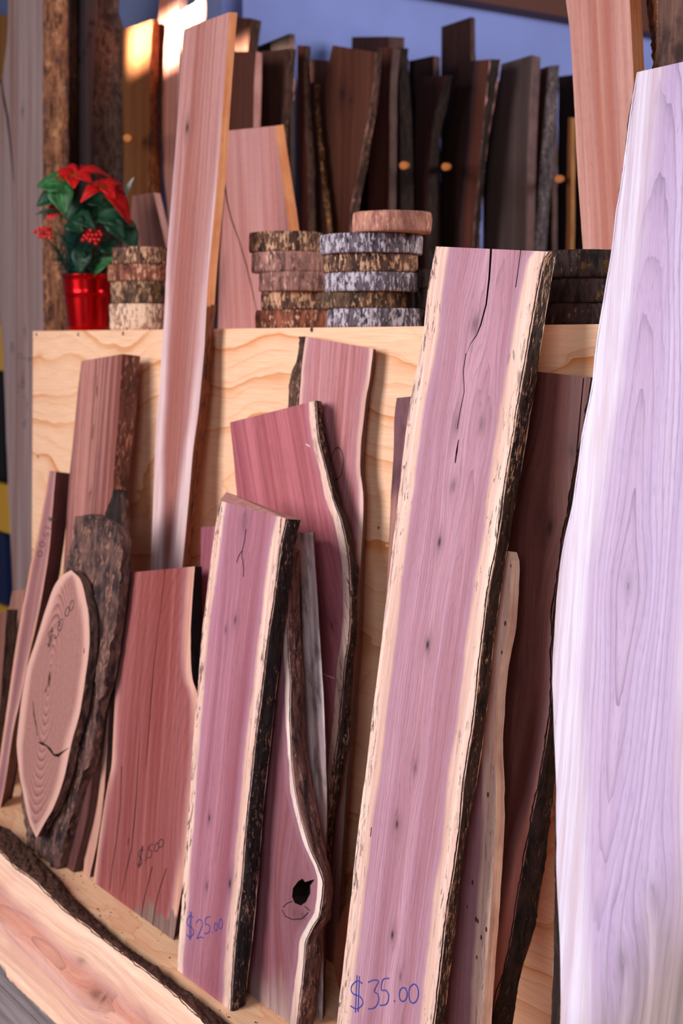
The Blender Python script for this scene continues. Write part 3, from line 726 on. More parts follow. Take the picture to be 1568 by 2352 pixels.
# --- long narrow board leaning over the plywood's top edge
pl = Plane(1.42, 1.568, ax=((475, 48), (380, 1300)))
m = wood('straight_pink_walnut', (196, 144, 138), (156, 104, 100), (232, 204, 204), .095, .095, slope=.058, seed=26.4, soft=.03, rough=.5,
         cat=(fc(pl, 425, 700)[0], fc(pl, 430, 600)[1], .03, 80, .3), knots=kn(pl, [(431, 293, 8, 1.0)]))
blb = board('plank', 'long narrow pinkish plank rising far above the plywood panel, knot near its top', 'plank', pl,
    [(422, 66), (415, 165), (408, 268), (401, 364), (386, 551), (376, 738), (368, 857), (358, 999), (349, 1233), (346, 1308)],
    [(526, 28), (520, 115), (509, 268), (499, 400), (478, 640), (471, 760), (469, 797), (457, 931), (442, 1046), (432, 1161), (419, 1295)],
    .025, (m, SAW_EDGE, PINK_EDGE, END_GRAIN), rows=100, wob=.0006,
    Bk=[(545, 29), (538, 115), (526, 287), (519, 400), (500, 600), (490, 740), (482, 855), (472, 950), (459, 1046), (444, 1199), (436, 1287)], seed=27)
# bark remains on the lower part of its right edge
bs = [(484, 700), (478, 760), (473, 797), (462, 931), (447, 1046), (437, 1161), (424, 1295), (410, 1420)]
be = [(494, 700), (489, 745), (482, 855), (472, 950), (459, 1046), (444, 1199), (436, 1287), (424, 1420)]
vs = []; fs = []; us = []
N_ = 120
for i in range(N_ + 1):
    t = i / N_; y = 700 + t * 720
    xa = hermite([(q[1], q[0]) for q in bs], y); xb = hermite([(q[1], q[0]) for q in be], y)
    A = pl.hit(xa, y) + pl.u * .001; B = pl.back(.026).hit(xb + 2, y)
    for j in range(6):
        s = j / 5; d = .002 + .003 * math.sin(math.pi * s) + .003 * nz(y * .06, s * 4, 3.3) + .002 * nz(y * .2, s * 9, 1.3)
        vs.append(A.lerp(B, s) + pl.u * d * min(1, t * 12)); us.append((s * .03, -y * .001))
for i in range(N_):
    for j in range(5): fs.append((i * 6 + j, i * 6 + j + 1, (i + 1) * 6 + j + 1, (i + 1) * 6 + j))
mesh_obj('bark_edge', vs, fs, [bark_mat('red_bark', (58, 30, 24), (130, 72, 54), (160, 100, 78), .3, 9.0)], blb.o, None, {'grain': [[us[q] for q in f] for f in fs]}, smooth=True)

# --- $15 red slab
pl = Plane(1.281, 1.45, ax=((365, 1310), (310, 2090)))
m = wood('orange_red_walnut', (170, 102, 98), (134, 70, 70), (226, 176, 156), .014, .028, seed=28.9, soft=.03, cat=(fc(pl, 470, 1900)[0], fc(pl, 470, 1900)[1], .55, 55, .35),
         stain=((150, 120, 112), fc(pl, 395, 2085)[1], fc(pl, 395, 2100)[1], -0.3, fc(pl, 395, 2085)[0]))
b15 = board('live_edge_slab', 'orange red slab priced $15.00 with long drying split and black bark pocket', 'slab', pl,
    [(288, 1316), (280, 1388), (269, 1449), (268, 1510), (266, 1556), (260, 1679), (256, 1755), (245, 1816), (233, 1893), (226, 1939), (214, 2024)],
    [(447, 1301), (444, 1342), (438, 1434), (438, 1510), (442, 1562), (452, 1590), (458, 1640), (452, 1800), (434, 1950), (415, 2057), (397, 2166)],
    .036, (m, DARK_EDGE, PINK_EDGE, END_GRAIN), rows=90, cols=12, seed=29,
    Bk=[(460, 1302), (458, 1342), (454, 1434), (455, 1510), (460, 1562), (468, 1590), (474, 1640), (468, 1800), (450, 1950), (431, 2057), (413, 2166)])
carve(b15, [(380, 1290), (377, 1330), (366, 1420), (354, 1520), (348, 1590), (344, 1650), (339, 1710), (335, 1760)], [.003, .0026, .002, .0028, .0036, .0034, .0026, .001], .02, CRACK)
carve(b15, [(322, 1640), (318, 1740), (313, 1830), (307, 1900), (302, 1950), (290, 2000), (280, 2050)], [.0008, .0022, .0034, .004, .0034, .003, .002], .02, CRACK)
cracks('hairline_crack', pl, [[(280, 1760), (277, 1850), (268, 1930), (258, 1990), (252, 2045)], [(350, 1990), (340, 2030), (328, 2080), (325, 2112)], [(382, 1995), (366, 2045), (355, 2090), (350, 2130)], [(296, 1925), (294, 1940)]], .0018, CRACK, b15.o)
ribbon('price_lettering', pl, glyphs([('$', 323, 1968, 11, 52), ('1', 338, 1961, 7, 36), ('5', 345, 1955, 10, 32), ('.', 352, 1954, 4, 5), ('0', 360, 1946, 9, 20), ('0', 370, 1937, 11, 19)], 8), .0017, INK_BLACK, b15.o)
# the black bark pocket on its upper right
vs = []; fs = []; us = []
pa = [(447, 1300), (445, 1342), (439, 1434), (439, 1510), (442, 1562), (450, 1592)]; pb = [(461, 1301), (461, 1380), (461, 1450), (462, 1510), (462, 1562), (456, 1594)]
for i in range(61):
    y = 1301 + 291 * i / 60
    A = pl.hit(hermite([(q[1], q[0]) for q in pa], y), y); B = pl.back(.034).hit(hermite([(q[1], q[0]) for q in pb], y) + 2, y)
    for j in range(7):
        s = j / 6; d = .001 + .004 * nz(y * .05, s * 4, 8.3) * math.sin(math.pi * s) + .003 * math.sin(math.pi * s)
        vs.append(A.lerp(B, s) + pl.u * d); us.append((s * .036, -y * .001))
for i in range(60):
    for j in range(6): fs.append((i * 7 + j, i * 7 + j + 1, (i + 1) * 7 + j + 1, (i + 1) * 7 + j))
mesh_obj('bark_pocket', vs, fs, [bark_mat('pocket_bark', (14, 12, 14), (34, 28, 30), (70, 56, 54), .2, 14.0)], b15.o, None, {'grain': [[us[q] for q in f] for f in fs]}, smooth=True)

# --- thick beam offcut
pl = Plane(1.36, 1.528, ax=((234, 820), (200, 1290)))
m = wood('reddish_beam', (184, 126, 116), (124, 76, 72), seed=30.2, contrast=1.7, hue=.9, rough=.5, knots=kn(pl, [(206, 1130, 5, .6)]))
bth = board('beam', 'thick reddish brown beam with split face and dark sawn side, left against the plywood', 'beam', pl,
    [(187, 829), (179, 896), (169, 999), (161, 1077), (147, 1285)], [(281, 813), (275, 909), (271, 973), (262, 1077), (257, 1181), (248, 1330)],
    .058, (m, bark_mat('weathered_beam_side', (84, 58, 56), (124, 86, 80), (196, 144, 130), .5, 15.0, .4, bump=.3, scale=.35), DARK_EDGE, DARK_EDGE), Bk=[(322, 818), (316, 896), (309, 986), (298, 1077), (290, 1181), (283, 1298)], seed=31, wob=.0008)
cracks('hairline_crack', pl, [[(224, 862), (223, 890), (222, 912)], [(216, 972), (214, 990), (212, 1010)]], [.0008, .0035, .001], CRACK, bth.o)
ribbon('pale_split', pl, [[(227, 826), (224, 880), (219, 950), (211, 1050), (206, 1130)]], .002, plain('pale_split', (214, 160, 136)), bth.o)

# --- leftmost $15 board
pl = Plane(1.30, 1.50, ax=((120, 1083), (20, 1690)))
m = wood('brown_mauve_walnut', (170, 118, 114), (128, 84, 84), (222, 168, 146), .014, .008, seed=32.5, contrast=1.2)
bl15 = board('plank', 'narrow bowed brown plank with $15.00 written down its length, far left of the bin', 'plank', pl,
    [(112, 1081), (100, 1155), (86, 1233), (73, 1285), (61, 1350), (50, 1403), (28, 1541), (15, 1633), (0, 1740), (-30, 1900)],
    [(128, 1084), (118, 1200), (112, 1270), (101, 1342), (83, 1434), (66, 1510), (48, 1600), (28, 1690), (12, 1800), (-10, 1900)],
    .055, (m, edge_mat('dark_plum_side', (112, 70, 72), (74, 44, 48), 16.0), DARK_EDGE, DARK_EDGE),
    Bk=[(161, 1088), (149, 1233), (140, 1300), (126, 1370), (106, 1450), (84, 1540), (62, 1650), (44, 1740), (28, 1820), (8, 1920)], seed=33)
ribbon('price_lettering', pl, glyphs([('$', 119, 1192, 13, 15), ('1', 111, 1213, 6, 16), ('5', 107, 1228, 11, 12), ('-', 103, 1238, 5, 3), ('0', 97, 1250, 11, 12), ('0', 92, 1272, 11, 13)], 97), .0016, INK_BLACK, bl15.o)
# --- offcut at the very left
pl = Plane(1.41, 1.52)
m = wood('tan_walnut', (170, 122, 108), (132, 90, 80), seed=34.5)
board('plank', 'short tan plank at the far left behind the bowed plank with writing', 'plank', pl, [(28, 1357), (5, 1490), (-30, 1660)], [(58, 1354), (42, 1450), (10, 1600)], .03, (m, DARK_EDGE, DARK_EDGE, END_GRAIN), seed=35)
pl = Plane(1.33, 1.45)
m = wood('brown_offcut', (140, 92, 80), (98, 62, 56), seed=36.5)
board('plank', 'low brown offcut leaning at the far left frame edge', 'plank', pl, [(-20, 1420), (-40, 1600)], [(16, 1400), (2, 1600), (-20, 1780)], .03, (m, BARK_BROWN, DARK_EDGE, DARK_EDGE), seed=36)

# --- two offcuts beside the bark covered piece
pl = Plane(1.286, 1.45, ax=((254, 1490), (200, 2010)))
m = wood('peach_plank', (206, 156, 136), (178, 124, 110), seed=37.5, knots=())
board('plank', 'short peach plank standing between the bark covered log piece and the $15.00 red slab', 'plank', pl, [(232, 1500), (220, 1648), (208, 1790), (197, 1930), (191, 2009)], [(264, 1480), (252, 1617), (245, 1740), (235, 1860), (222, 1939), (206, 2014)], .038, (m, DARK_EDGE, PINK_EDGE, END_GRAIN), seed=38)
pl = Plane(1.268, 1.42)
m = wood('dark_red_offcut', (112, 72, 68), (78, 48, 48), seed=39.5, rough=.4)
board('plank', 'dark red wedge shaped offcut at the foot of the bark covered log piece', 'plank', pl, [(222, 1640), (187, 1850), (150, 1950), (133, 1998)], [(230, 1640), (204, 1850), (185, 1940), (168, 2005)], .018, (m, DARK_EDGE, DARK_EDGE, DARK_EDGE), seed=40)

# --- bias cut log piece: oval sawn face, bark covered side
pl = Plane(1.216, 1.388)
m_b = bark_mat('rough_log_bark', (44, 33, 36), (110, 80, 72), (146, 104, 88), .45, 17.0, .3, bump=1.0, scale=.4)
bpl = Plane(1.246, 1.415)
c_ = fc(pl, 113, 1560)
m = NT('oval_rings')
U, V = m.uv('grain'); dl, dr = m.uv('edge')
nzv = m.noise(m.vec(m.math('MULTIPLY', U, 9.0), m.math('MULTIPLY', V, 4.0), 2.0), 1.0, 3.0)
du = m.math('SUBTRACT', U, c_[0]); dv = m.math('MULTIPLY', m.math('SUBTRACT', V, c_[1]), .36)
r = m.math('ADD', m.math('SQRT', m.math('ADD', m.math('MULTIPLY', du, du), m.math('MULTIPLY', dv, dv))), m.math('MULTIPLY', m.math('SUBTRACT', nzv, .5), .018))
ln = m.math('POWER', m.math('FRACT', m.math('MULTIPLY', r, 130.0)), 1.8)
md = m.noise(m.vec(m.math('MULTIPLY', r, 120.0), 0.0, 1.0), 1.0, 2.0)
fn = m.noise(m.vec(m.math('MULTIPLY', U, 300.0), m.math('MULTIPLY', V, 120.0), 2.0), 1.0, 2.0)
col = m.mix(m.mapr(fn, .3, .7), lin((182, 132, 122)), lin((164, 114, 106)))
col = m.mix(m.math('MULTIPLY', m.math('MULTIPLY', ln, md), 1.5, clamp=True), col, lin((104, 62, 60)))
ed = m.math('MINIMUM', dl, dr)
col = m.mix(m.mapr(m.math('ADD', ed, m.math('MULTIPLY', m.math('SUBTRACT', nzv, .5), .05)), .046, .012), col, lin((210, 162, 148)))
col = m.mix(m.mapr(r, .012, .004), col, lin((90, 50, 44)))
OVAL = m.out(col, .6, .25)
bov = board('log_slice', 'bias-cut log piece priced $30.00, oval face with growth rings and bark covered side', 'log slice', pl,
    [(162, 1310), (141, 1323), (124, 1348), (104, 1403), (83, 1470), (61, 1541), (46, 1633), (39, 1694), (44, 1770), (55, 1832), (67, 1887), (82, 1922)],
    [(164, 1310), (184, 1330), (196, 1372), (204, 1418), (204, 1495), (196, 1556), (184, 1633), (165, 1703), (147, 1786), (122, 1856), (104, 1887), (85, 1923)],
    .02, (OVAL, m_b, m_b, m_b), zbase=None, rows=80, cols=14, cosine=True, wob=.0012, seed=41)
ribbon('price_lettering', pl, glyphs([('$', 116, 1464, 12, 48), ('3', 132, 1447, 9, 38), ('0', 139, 1435, 9, 28), ('.', 147, 1421, 3, 4), ('0', 155, 1405, 8, 22), ('0', 165, 1391, 8, 24)], 10), .0018, INK_BLACK, bov.o)
cracks('crack', pl, [[(88, 1704), (96, 1708), (106, 1712), (116, 1722), (124, 1734), (134, 1735), (146, 1726), (157, 1718)]], [.001, .006, .003, .007, .004, .008, .003, .001], CRACK, bov.o)
cracks('crack', pl, [[(76, 1610), (78, 1640), (84, 1670), (86, 1690)], [(112, 1552), (114, 1562)], [(194, 1488), (193, 1500)], [(108, 1574), (104, 1590)]], [.0008, .004, .003, .001], CRACK, bov.o)
bbk = board('bark_side', None, None, bpl,
    [(179, 1186), (170, 1228), (146, 1310), (110, 1420), (76, 1560), (52, 1700), (48, 1800), (56, 1900), (78, 1975), (92, 1994)],
    [(213, 1180), (249, 1194), (272, 1215), (281, 1250), (279, 1311), (269, 1388), (259, 1464), (245, 1556), (220, 1648), (208, 1740), (184, 1801), (165, 1870), (147, 1939), (131, 1996)],
    .022, (m_b, m_b, m_b, m_b), rows=150, cols=40, rough_face=.009, wob=.004, seed=42, parent=bov.o, zbase=ZB)
board('splinter', None, None, Plane(1.262, 1.43), [(262, 1124), (252, 1150), (240, 1180), (240, 1230)], [(272, 1124), (277, 1150), (279, 1170), (279, 1230)], .02, (BARK_DARK, m_b, BARK_DARK, BARK_DARK), zbase=ZB + .72, rows=30, seed=43, parent=bov.o, wob=.003, rough_face=.003)

# --- live edge slab lying on its side across the front
pl = Plane(1.02, zr=0.0, k=1.1)
m = wood('pale_flamed_walnut', (232, 178, 156), (196, 130, 116), (252, 214, 186), .055, .05, seed=44.5, soft=.03, rough=.45, contrast=1.1,
         cat=(-fc(pl, 110, 2190)[1], -fc(pl, 110, 2190)[0], .11, 48, .5), knots=kn(pl, [(215, 2290, 14, .55), (232, 2302, 5, .6), (180, 2215, 12, .3)], True))
bfs = board('live_edge_slab', 'pale peach live edge slab lying on its side across the foot of the bin', 'slab', pl,
    [(-160, 1840), (-80, 1905), (0, 1953), (38, 1992), (77, 2018), (115, 2057), (161, 2099), (210, 2133), (268, 2179), (325, 2221), (383, 2267), (440, 2317), (474, 2352), (640, 2490)],
    [(-160, 2080), (-80, 2140), (0, 2217), (15, 2260), (38, 2298), (65, 2321), (88, 2352), (180, 2440), (330, 2580), (480, 2720)],
    .045, (m, BARK_BROWN, BARK_BROWN, END_GRAIN), horiz=True, rows=110, cols=14, seed=45, zbase=None, wob=.0015,
    Ak=[(-160, 1790), (-80, 1845), (0, 1896), (23, 1907), (61, 1942), (88, 1972), (122, 2003), (149, 2034), (184, 2080), (230, 2126), (276, 2168), (325, 2204), (375, 2242), (440, 2289), (520, 2351), (660, 2480)],
    Bk=[(-160, 2100), (-80, 2160), (-4, 2236), (11, 2279), (33, 2316), (60, 2340), (80, 2368), (170, 2456), (320, 2596), (470, 2736)],
    bark=BARK_BROWN, bark_left=bark_mat('thick_furrowed_bark', (40, 26, 24), (104, 68, 54), (150, 104, 84), .3, 46.0, .5, bump=1.0), bulge=.006, brough=.006, K=10)

# ------------------------------------------------------------------ slices on the shelf
def slice_stack(cx, yc, items, group, barks, wood_ab, labels, seed=0.0, zstart=None):
    """items: (left px, right px, height px) from the bottom up; the stack's centre line stands at world y = yc"""
    z = ZS if zstart is None else zstart
    for i, (xl, xr, hp) in enumerate(items):
        xm = (xl + xr) / 2
        d = ray(xm, 760); t = yc / d.y; c = CAM + d * t
        dep = (c - CAM).dot(FWD)
        r = (xr - xl) / 2 * dep / F; h = hp * dep / F
        N = 72; e = random.uniform(0, 9)
        def rad(a, k=1.0): return r * (1 + .035 * nz(math.cos(a) * 1.3, math.sin(a) * 1.3, e) + .015 * nz(math.cos(a) * 5, math.sin(a) * 5, e + 3))
        tilt = random.uniform(-.012, .012)
        vs = []; fs = []; fm = []; us = []
        for k in range(N):
            a = 2 * math.pi * k / N; q = rad(a) - .004
            vs.append(Vector((q * math.cos(a), q * math.sin(a), .0006)))
        for k in range(N):
            a = 2 * math.pi * k / N; q = rad(a) - .004
            vs.append(Vector((q * math.cos(a), q * math.sin(a), h - .0006)))
        fs = [tuple(range(N)), tuple(range(N, 2 * N))] + [(k, (k + 1) % N, N + (k + 1) % N, N + k) for k in range(N)]
        ug = [[(vs[q].x, vs[q].y) for q in f] for f in fs]
        o = mesh_obj('wood_slice', vs, fs, [SLICE_TOP], None, None, {'grain': ug})
        o.location = (c.x, c.y, z)
        tag(o, labels[i], 'wood slice', group, 'thing')
        bm_ = barks[i % len(barks)]
        M = 144; H = 9; vs = []; ui = []; fs = []
        for j in range(H + 1):
            s = j / H; zz = .0005 + s * (h - .001)
            for k in range(M):
                a = 2 * math.pi * k / M
                dd = .0035 * nz(math.cos(a) * r * 60, math.sin(a) * r * 60, zz * 10 + e) + .0022 * nz(math.cos(a) * r * 170, math.sin(a) * r * 170, zz * 45 + e)
                if j in (0, H): dd -= .0015
                q = rad(a) + dd
                vs.append(Vector((q * math.cos(a), q * math.sin(a), zz))); ui.append((a * r + e, zz))
        for j in (0, H):
            for k in range(M):
                a = 2 * math.pi * k / M; q = rad(a) - .007
                vs.append(Vector((q * math.cos(a), q * math.sin(a), .0003 if j == 0 else h - .0003))); ui.append((a * r + e, 0 if j == 0 else h))
        order = [H + 1] + list(range(H + 1)) + [H + 2]
        us = []
        for m_ in range(len(order) - 1):
            A, B = order[m_], order[m_ + 1]
            for k in range(M):
                k2 = (k + 1) % M; f = (A * M + k, A * M + k2, B * M + k2, B * M + k); fs.append(f)
                uu = [ui[q] for q in f]
                if k2 == 0: uu = [uu[0], (uu[0][0] + .003, uu[1][1]), (uu[3][0] + .003, uu[2][1]), uu[3]]
                us.append(uu)
        mesh_obj('bark_ring', vs, fs, [bm_], o, None, {'grain': us}, smooth=True)
        z += h
    return z
g = NT('slice_top'); U, V = g.uv('grain')
r_ = g.math('SQRT', g.math('ADD', g.math('MULTIPLY', U, U), g.math('MULTIPLY', V, V)))
nn = g.noise(g.vec(g.math('MULTIPLY', U, 20.0), g.math('MULTIPLY', V, 20.0), 0.0), 1.0, 3.0)
ri = g.math('FRACT', g.math('MULTIPLY', g.math('ADD', r_, g.math('MULTIPLY', nn, .012)), 220.0))
SLICE_TOP = g.out(g.mix(ri, lin((226, 164, 116)), lin((190, 120, 80))), .7, .2)
def side_bark(name, dark, mid, fleck, amt, seed, moss=None):     # flecks run up the slice's side: compress u
    return bark_mat(name, dark, mid, fleck, amt, seed, .28, .75, .8, moss, .55)
B_BRN = side_bark('slice_bark_brown', (48, 30, 26), (112, 76, 62), (214, 166, 132), .55, 51.0)
B_RED = side_bark('slice_bark_red', (76, 38, 30), (156, 92, 70), (226, 176, 146), .5, 52.0)
B_SMO = side_bark('slice_bark_smooth', (92, 62, 58), (170, 122, 112), (216, 170, 152), .45, 53.0)
B_SIL = side_bark('slice_bark_silver', (50, 42, 50), (110, 96, 104), (196, 184, 194), .62, 54.0)
B_MOS = side_bark('slice_bark_mossy', (46, 34, 28), (110, 80, 62), (200, 156, 122), .5, 55.0, (112, 92, 44))
B_PAL = side_bark('slice_bark_pale', (84, 56, 46), (176, 130, 108), (236, 200, 172), .72, 56.0)
B_DRK = side_bark('slice_bark_dark', (22, 15, 15), (58, 40, 37), (110, 84, 76), .3, 57.0, (92, 66, 30))
B_PNK = side_bark('slice_bark_peeled', (150, 98, 86), (196, 138, 118), (224, 168, 146), .4, 58.0)
slice_stack(660, 1.80, [(590, 752, 43), (601, 745, 41), (596, 765, 43), (580, 752, 46), (573, 742, 45)], 'small round slices in the left hand middle stack',
    [B_RED, B_BRN, B_SMO, B_SMO, B_BRN], None,
    ['reddish bark slice at the bottom of the middle left stack', 'dark brown bark slice second from bottom of the middle left stack', 'smooth brown slice in the centre of the middle left stack', 'pinkish smooth bark slice second from top of the middle left stack', 'rough brown bark slice on top of the middle left stack'])
slice_stack(850, 1.722, [(754, 975, 43), (729, 944, 37), (748, 961, 43), (744, 958, 41), (735, 969, 44), (808, 989, 46)], 'round slices in the middle right stack',
    [B_SIL, B_MOS, B_SIL, B_BRN, B_SIL, B_PNK], None,
    ['silver grey bark slice at the bottom of the middle right stack', 'mossy brown slice second from bottom of the middle right stack', 'silver striped bark slice third from bottom of the middle right stack', 'brown streaked slice third from top of the middle right stack', 'broad silver bark slice under the peeled pink one', 'peeled pinkish slice without bark, single one on top of the middle right stack'])
slice_stack(325, 1.72, [(254, 396, 60), (258, 392, 50), (252, 394, 38), (261, 392, 38)], 'slices stacked beside the red pot', [B_PAL, B_MOS, B_RED, B_BRN], None,
    ['thick pale bark slice at the bottom of the stack beside the red pot', 'mossy bark slice second from bottom beside the red pot', 'reddish brown slice third from bottom beside the red pot', 'dark bark slice on top of the stack beside the red pot'])
slice_stack(1040, 1.86, [(962, 1130, 42), (955, 1130, 46), (950, 1130, 44)], 'dark slices behind the $35.00 slab, left stack', [B_DRK, B_DRK, B_DRK], None,
    ['dark slice at the bottom, left of the $35.00 slab top', 'dark slice in the middle, left of the $35.00 slab top', 'dark slice uppermost, left of the $35.00 slab top'])
slice_stack(1330, 1.735, [(1248, 1412, 50), (1258, 1416, 56), (1238, 1420, 62)], 'dark slices between the $35.00 slab and the pale tall slab', [B_DRK, B_DRK, B_DRK], None,
    ['dark mossy slice at the bottom between the $35.00 and the pale tall slab', 'dark slice in the middle between the $35.00 and the pale tall slab', 'dark mossy slice uppermost between the $35.00 and the pale tall slab'])

# ------------------------------------------------------------------ boards standing on the shelf
pl = Plane(1.915, zr=ZS, k=.10, ax=((580, 300), (600, 740)))
m = wood('rosy_shelf_board', (212, 158, 152), (180, 122, 120), seed=61.0, rough=.5)
s1 = board('plank', 'rosy plank with curved black crack standing behind the round slices', 'plank', pl, [(524, 300), (515, 450), (505, 600), (500, 745)], [(631, 289), (639, 350), (663, 525), (684, 740)], .026,
    (m, SAW_EDGE, PINK_EDGE, SAW_EDGE), zbase=ZS, Bk=[(651, 286), (660, 350), (687, 531), (708, 740)], seed=62, wob=.0006)
carve(s1, [(516, 425), (521, 460), (530, 500), (548, 550), (566, 610), (580, 670), (592, 730)], [.008, .006, .005, .004, .0045, .004, .002], .02, CRACK)
pl = Plane(1.93, zr=ZS, k=.08, ax=((330, 450), (345, 580)))
m = wood('brown_shelf_board', (150, 104, 92), (116, 74, 68), seed=63.0)
board('plank', 'small brown offcut leaning behind the stack beside the red pot', 'plank', pl, [(304, 450), (292, 590), (285, 740)], [(352, 442), (383, 574), (400, 660)], .022, (m, PINK_EDGE, PINK_EDGE, PINK_EDGE), zbase=ZS, seed=64)
pl = Plane(1.90, zr=ZS, k=.10, ax=((1372, 0), (1400, 560)))
m = wood('tan_pink_board', (206, 152, 138), (172, 116, 108), seed=65.0, contrast=1.2, rough=.5)
t1 = board('plank', 'tall tan pink plank with orange edge standing behind the dark slices', 'plank', pl, [(1292, -140), (1299, 0), (1309, 79), (1318, 236), (1326, 400), (1338, 565), (1348, 740)], [(1440, -140), (1446, 0), (1454, 165), (1470, 565), (1478, 740)],
    .026, (m, SAW_EDGE, PINK_EDGE, END_GRAIN), zbase=ZS, Bk=[(1466, -140), (1472, 0), (1479, 158), (1496, 565), (1504, 740)], seed=66, wob=.0006)
pl = Plane(1.98, zr=ZS, k=.03)
m = wood('rough_weathered', (128, 96, 84), (84, 60, 54), seed=67.0, blotch=.8, rough=.85)
board('plank', 'rough grey brown plank with bark on its left side in the top right corner', 'plank', pl, [(1512, -120), (1510, 0), (1508, 160), (1500, 700)], [(1680, -120), (1690, 700)], .05, (m, BARK_BROWN, BARK_TAN, DARK_EDGE), zbase=ZS,
    Ak=[(1494, -120), (1486, 0), (1494, 60), (1500, 120), (1510, 170), (1510, 700)], bark_left=bark_mat('orange_black_bark', (30, 18, 14), (112, 58, 30), (190, 104, 48), .35, 68.0), brough=.006, bulge=.003, seed=69)

# ------------------------------------------------------------------ tall boards left of and behind the bin
def back_board(label, y, L, R, th, a, b_, edge, Bk=None, bark=None, bark_left=None, Ak=None, k=.05, seed=0., name='plank', sap=None, sl=0., sr=0., group=None, brough=.006, bulge=.004, knots=(), contrast=1.0, blotch=0., wob=.002, zbase=0.0, **kw):
    p = Plane(y, zr=1.9, k=k)
    m_ = wood('old_board_%d' % int(seed * 10), a, b_, sap or (200, 160, 140), sl, sr, seed=seed, knots=kn(p, list(knots)), contrast=contrast, blotch=blotch, rough=.75, soft=.02)
    o = board(name, label, 'plank', p, L, R, th, (m_, edge, edge, edge), Bk=Bk, Ak=Ak, bark=bark, bark_left=bark_left, zbase=zbase, rows=60, cols=6, seed=seed, group=group, brough=brough, bulge=bulge, wob=wob, **kw)
    return o
GREY_A, GREY_B = (176, 152, 150), (138, 114, 112)
l1 = back_board('tall grey plank with thick tan bark edge at the far left', 1.98,
    [(20, -120), (18, 60), (8, 160), (-14, 260), (-20, 500), (-6, 665), (6, 800), (16, 1051), (29, 1344), (32, 1420)], [(100, -120), (99, 400), (98, 479), (102, 755), (108, 1100)], .08, GREY_A, GREY_B, DARK_EDGE,
    Bk=[(158, -120), (156, 0), (156, 350), (156, 755), (160, 1100)], bark=bark_mat('tan_furrowed_bark', (66, 38, 28), (150, 98, 70), (200, 142, 104), .5, 71.0, .12), seed=7.0, k=.03, brough=.008, knots=[(52, 255, 6, .8), (55, 760, 9, .5), (50, 870, 7, .5), (62, 930, 7, .4)])
pl = l1.pl
cracks('crack', pl, [[(2, 180), (8, 220), (17, 268), (24, 330), (30, 395), (33, 420)]], [.006, .014, .016, .012, .006, .001], CRACK, l1.o)
ribbon('pencil_lettering', pl, glyphs([('B', 29, 797, 9, 20), ('1', 43, 890, 6, 24), ('0', 53, 884, 8, 14)]) + [[(46, 810), (39, 821), (55, 823), (72, 823)], [(72, 823), (64, 831)], [(46, 810), (50, 818)], [(57, 904), (58, 940), (57, 984)], [(52, 968), (56, 984), (62, 962)]], .0018, INK_BLACK, l1.o)
back_board('black barked plank between the tan barked plank and the plank with writing', 2.14, [(140, -120), (140, 400), (142, 760)], [(160, -120), (160, 400), (160, 760)], .05, (88, 66, 62), (60, 42, 40), DARK_EDGE,
    Bk=[(184, -120), (182, 400), (180, 760)], bark=BARK_DARK, seed=7.2, brough=.008)
l2 = back_board('tall whitish plank with price written downwards and wide brown bark', 2.22, [(182, 2), (178, 200), (178, 400), (178, 700)], [(224, -60), (222, 60), (220, 110), (213, 268), (210, 383), (208, 700)], .10, (206, 184, 186), (168, 142, 144), DARK_EDGE,
    Bk=[(274, -60), (272, 20), (289, 92), (284, 268), (281, 400), (280, 700)], bark=bark_mat('wide_brown_bark', (58, 42, 38), (128, 94, 80), (172, 128, 106), .4, 72.0, .2), seed=7.4, brough=.010, k=.03)
ribbon('price_lettering', l2.pl, glyphs([('$', 212, 53, 18, 16), ('8', 206, 82, 14, 10), ('0', 201, 99, 12, 9), ('.', 197, 110, 4, 4), ('0', 194, 122, 11, 8), ('0', 188, 139, 12, 9)], 100), .0022, INK_BLACK, l2.o)
back_board('pale plank with sunlit slanted top and orange bark edge', 2.30, [(279, 69), (281, 200), (284, 400), (286, 700)], [(350, 45), (346, 150), (343, 400), (342, 700)], .05, (130, 82, 46), (100, 58, 30), DARK_EDGE,  # browns here and on the next two planks darkened to imitate shade
    Bk=[(366, 50), (363, 200), (372, 440), (380, 700)], bark=bark_mat('orange_bark', (50, 26, 16), (136, 70, 34), (190, 104, 52), .4, 73.0), seed=7.6, k=.03)
back_board('tall whitish plank cut by the top of the frame, beside the sunlit one', 2.36, [(374, -80), (362, 77), (366, 300), (386, 500), (392, 740)], [(416, -80), (410, 60), (405, 300), (402, 740)], .03, (178, 126, 112), (148, 98, 86), PINK_EDGE, seed=7.8, k=.03)
back_board('whitish plank with slanted bright top right behind the long narrow plank', 2.30, [(415, 28), (412, 120), (408, 300), (404, 740)], [(460, -4), (458, 120), (455, 300), (450, 740)], .022, (196, 146, 124), (166, 116, 98), PINK_EDGE, seed=8.0, k=.03)
back_board('yellowish plank top in the upper left corner', 2.66, [(-40, 32), (-45, 300)], [(20, 36), (22, 300)], .02, (196, 140, 74), (150, 98, 48), DARK_EDGE, seed=8.2, k=.02)
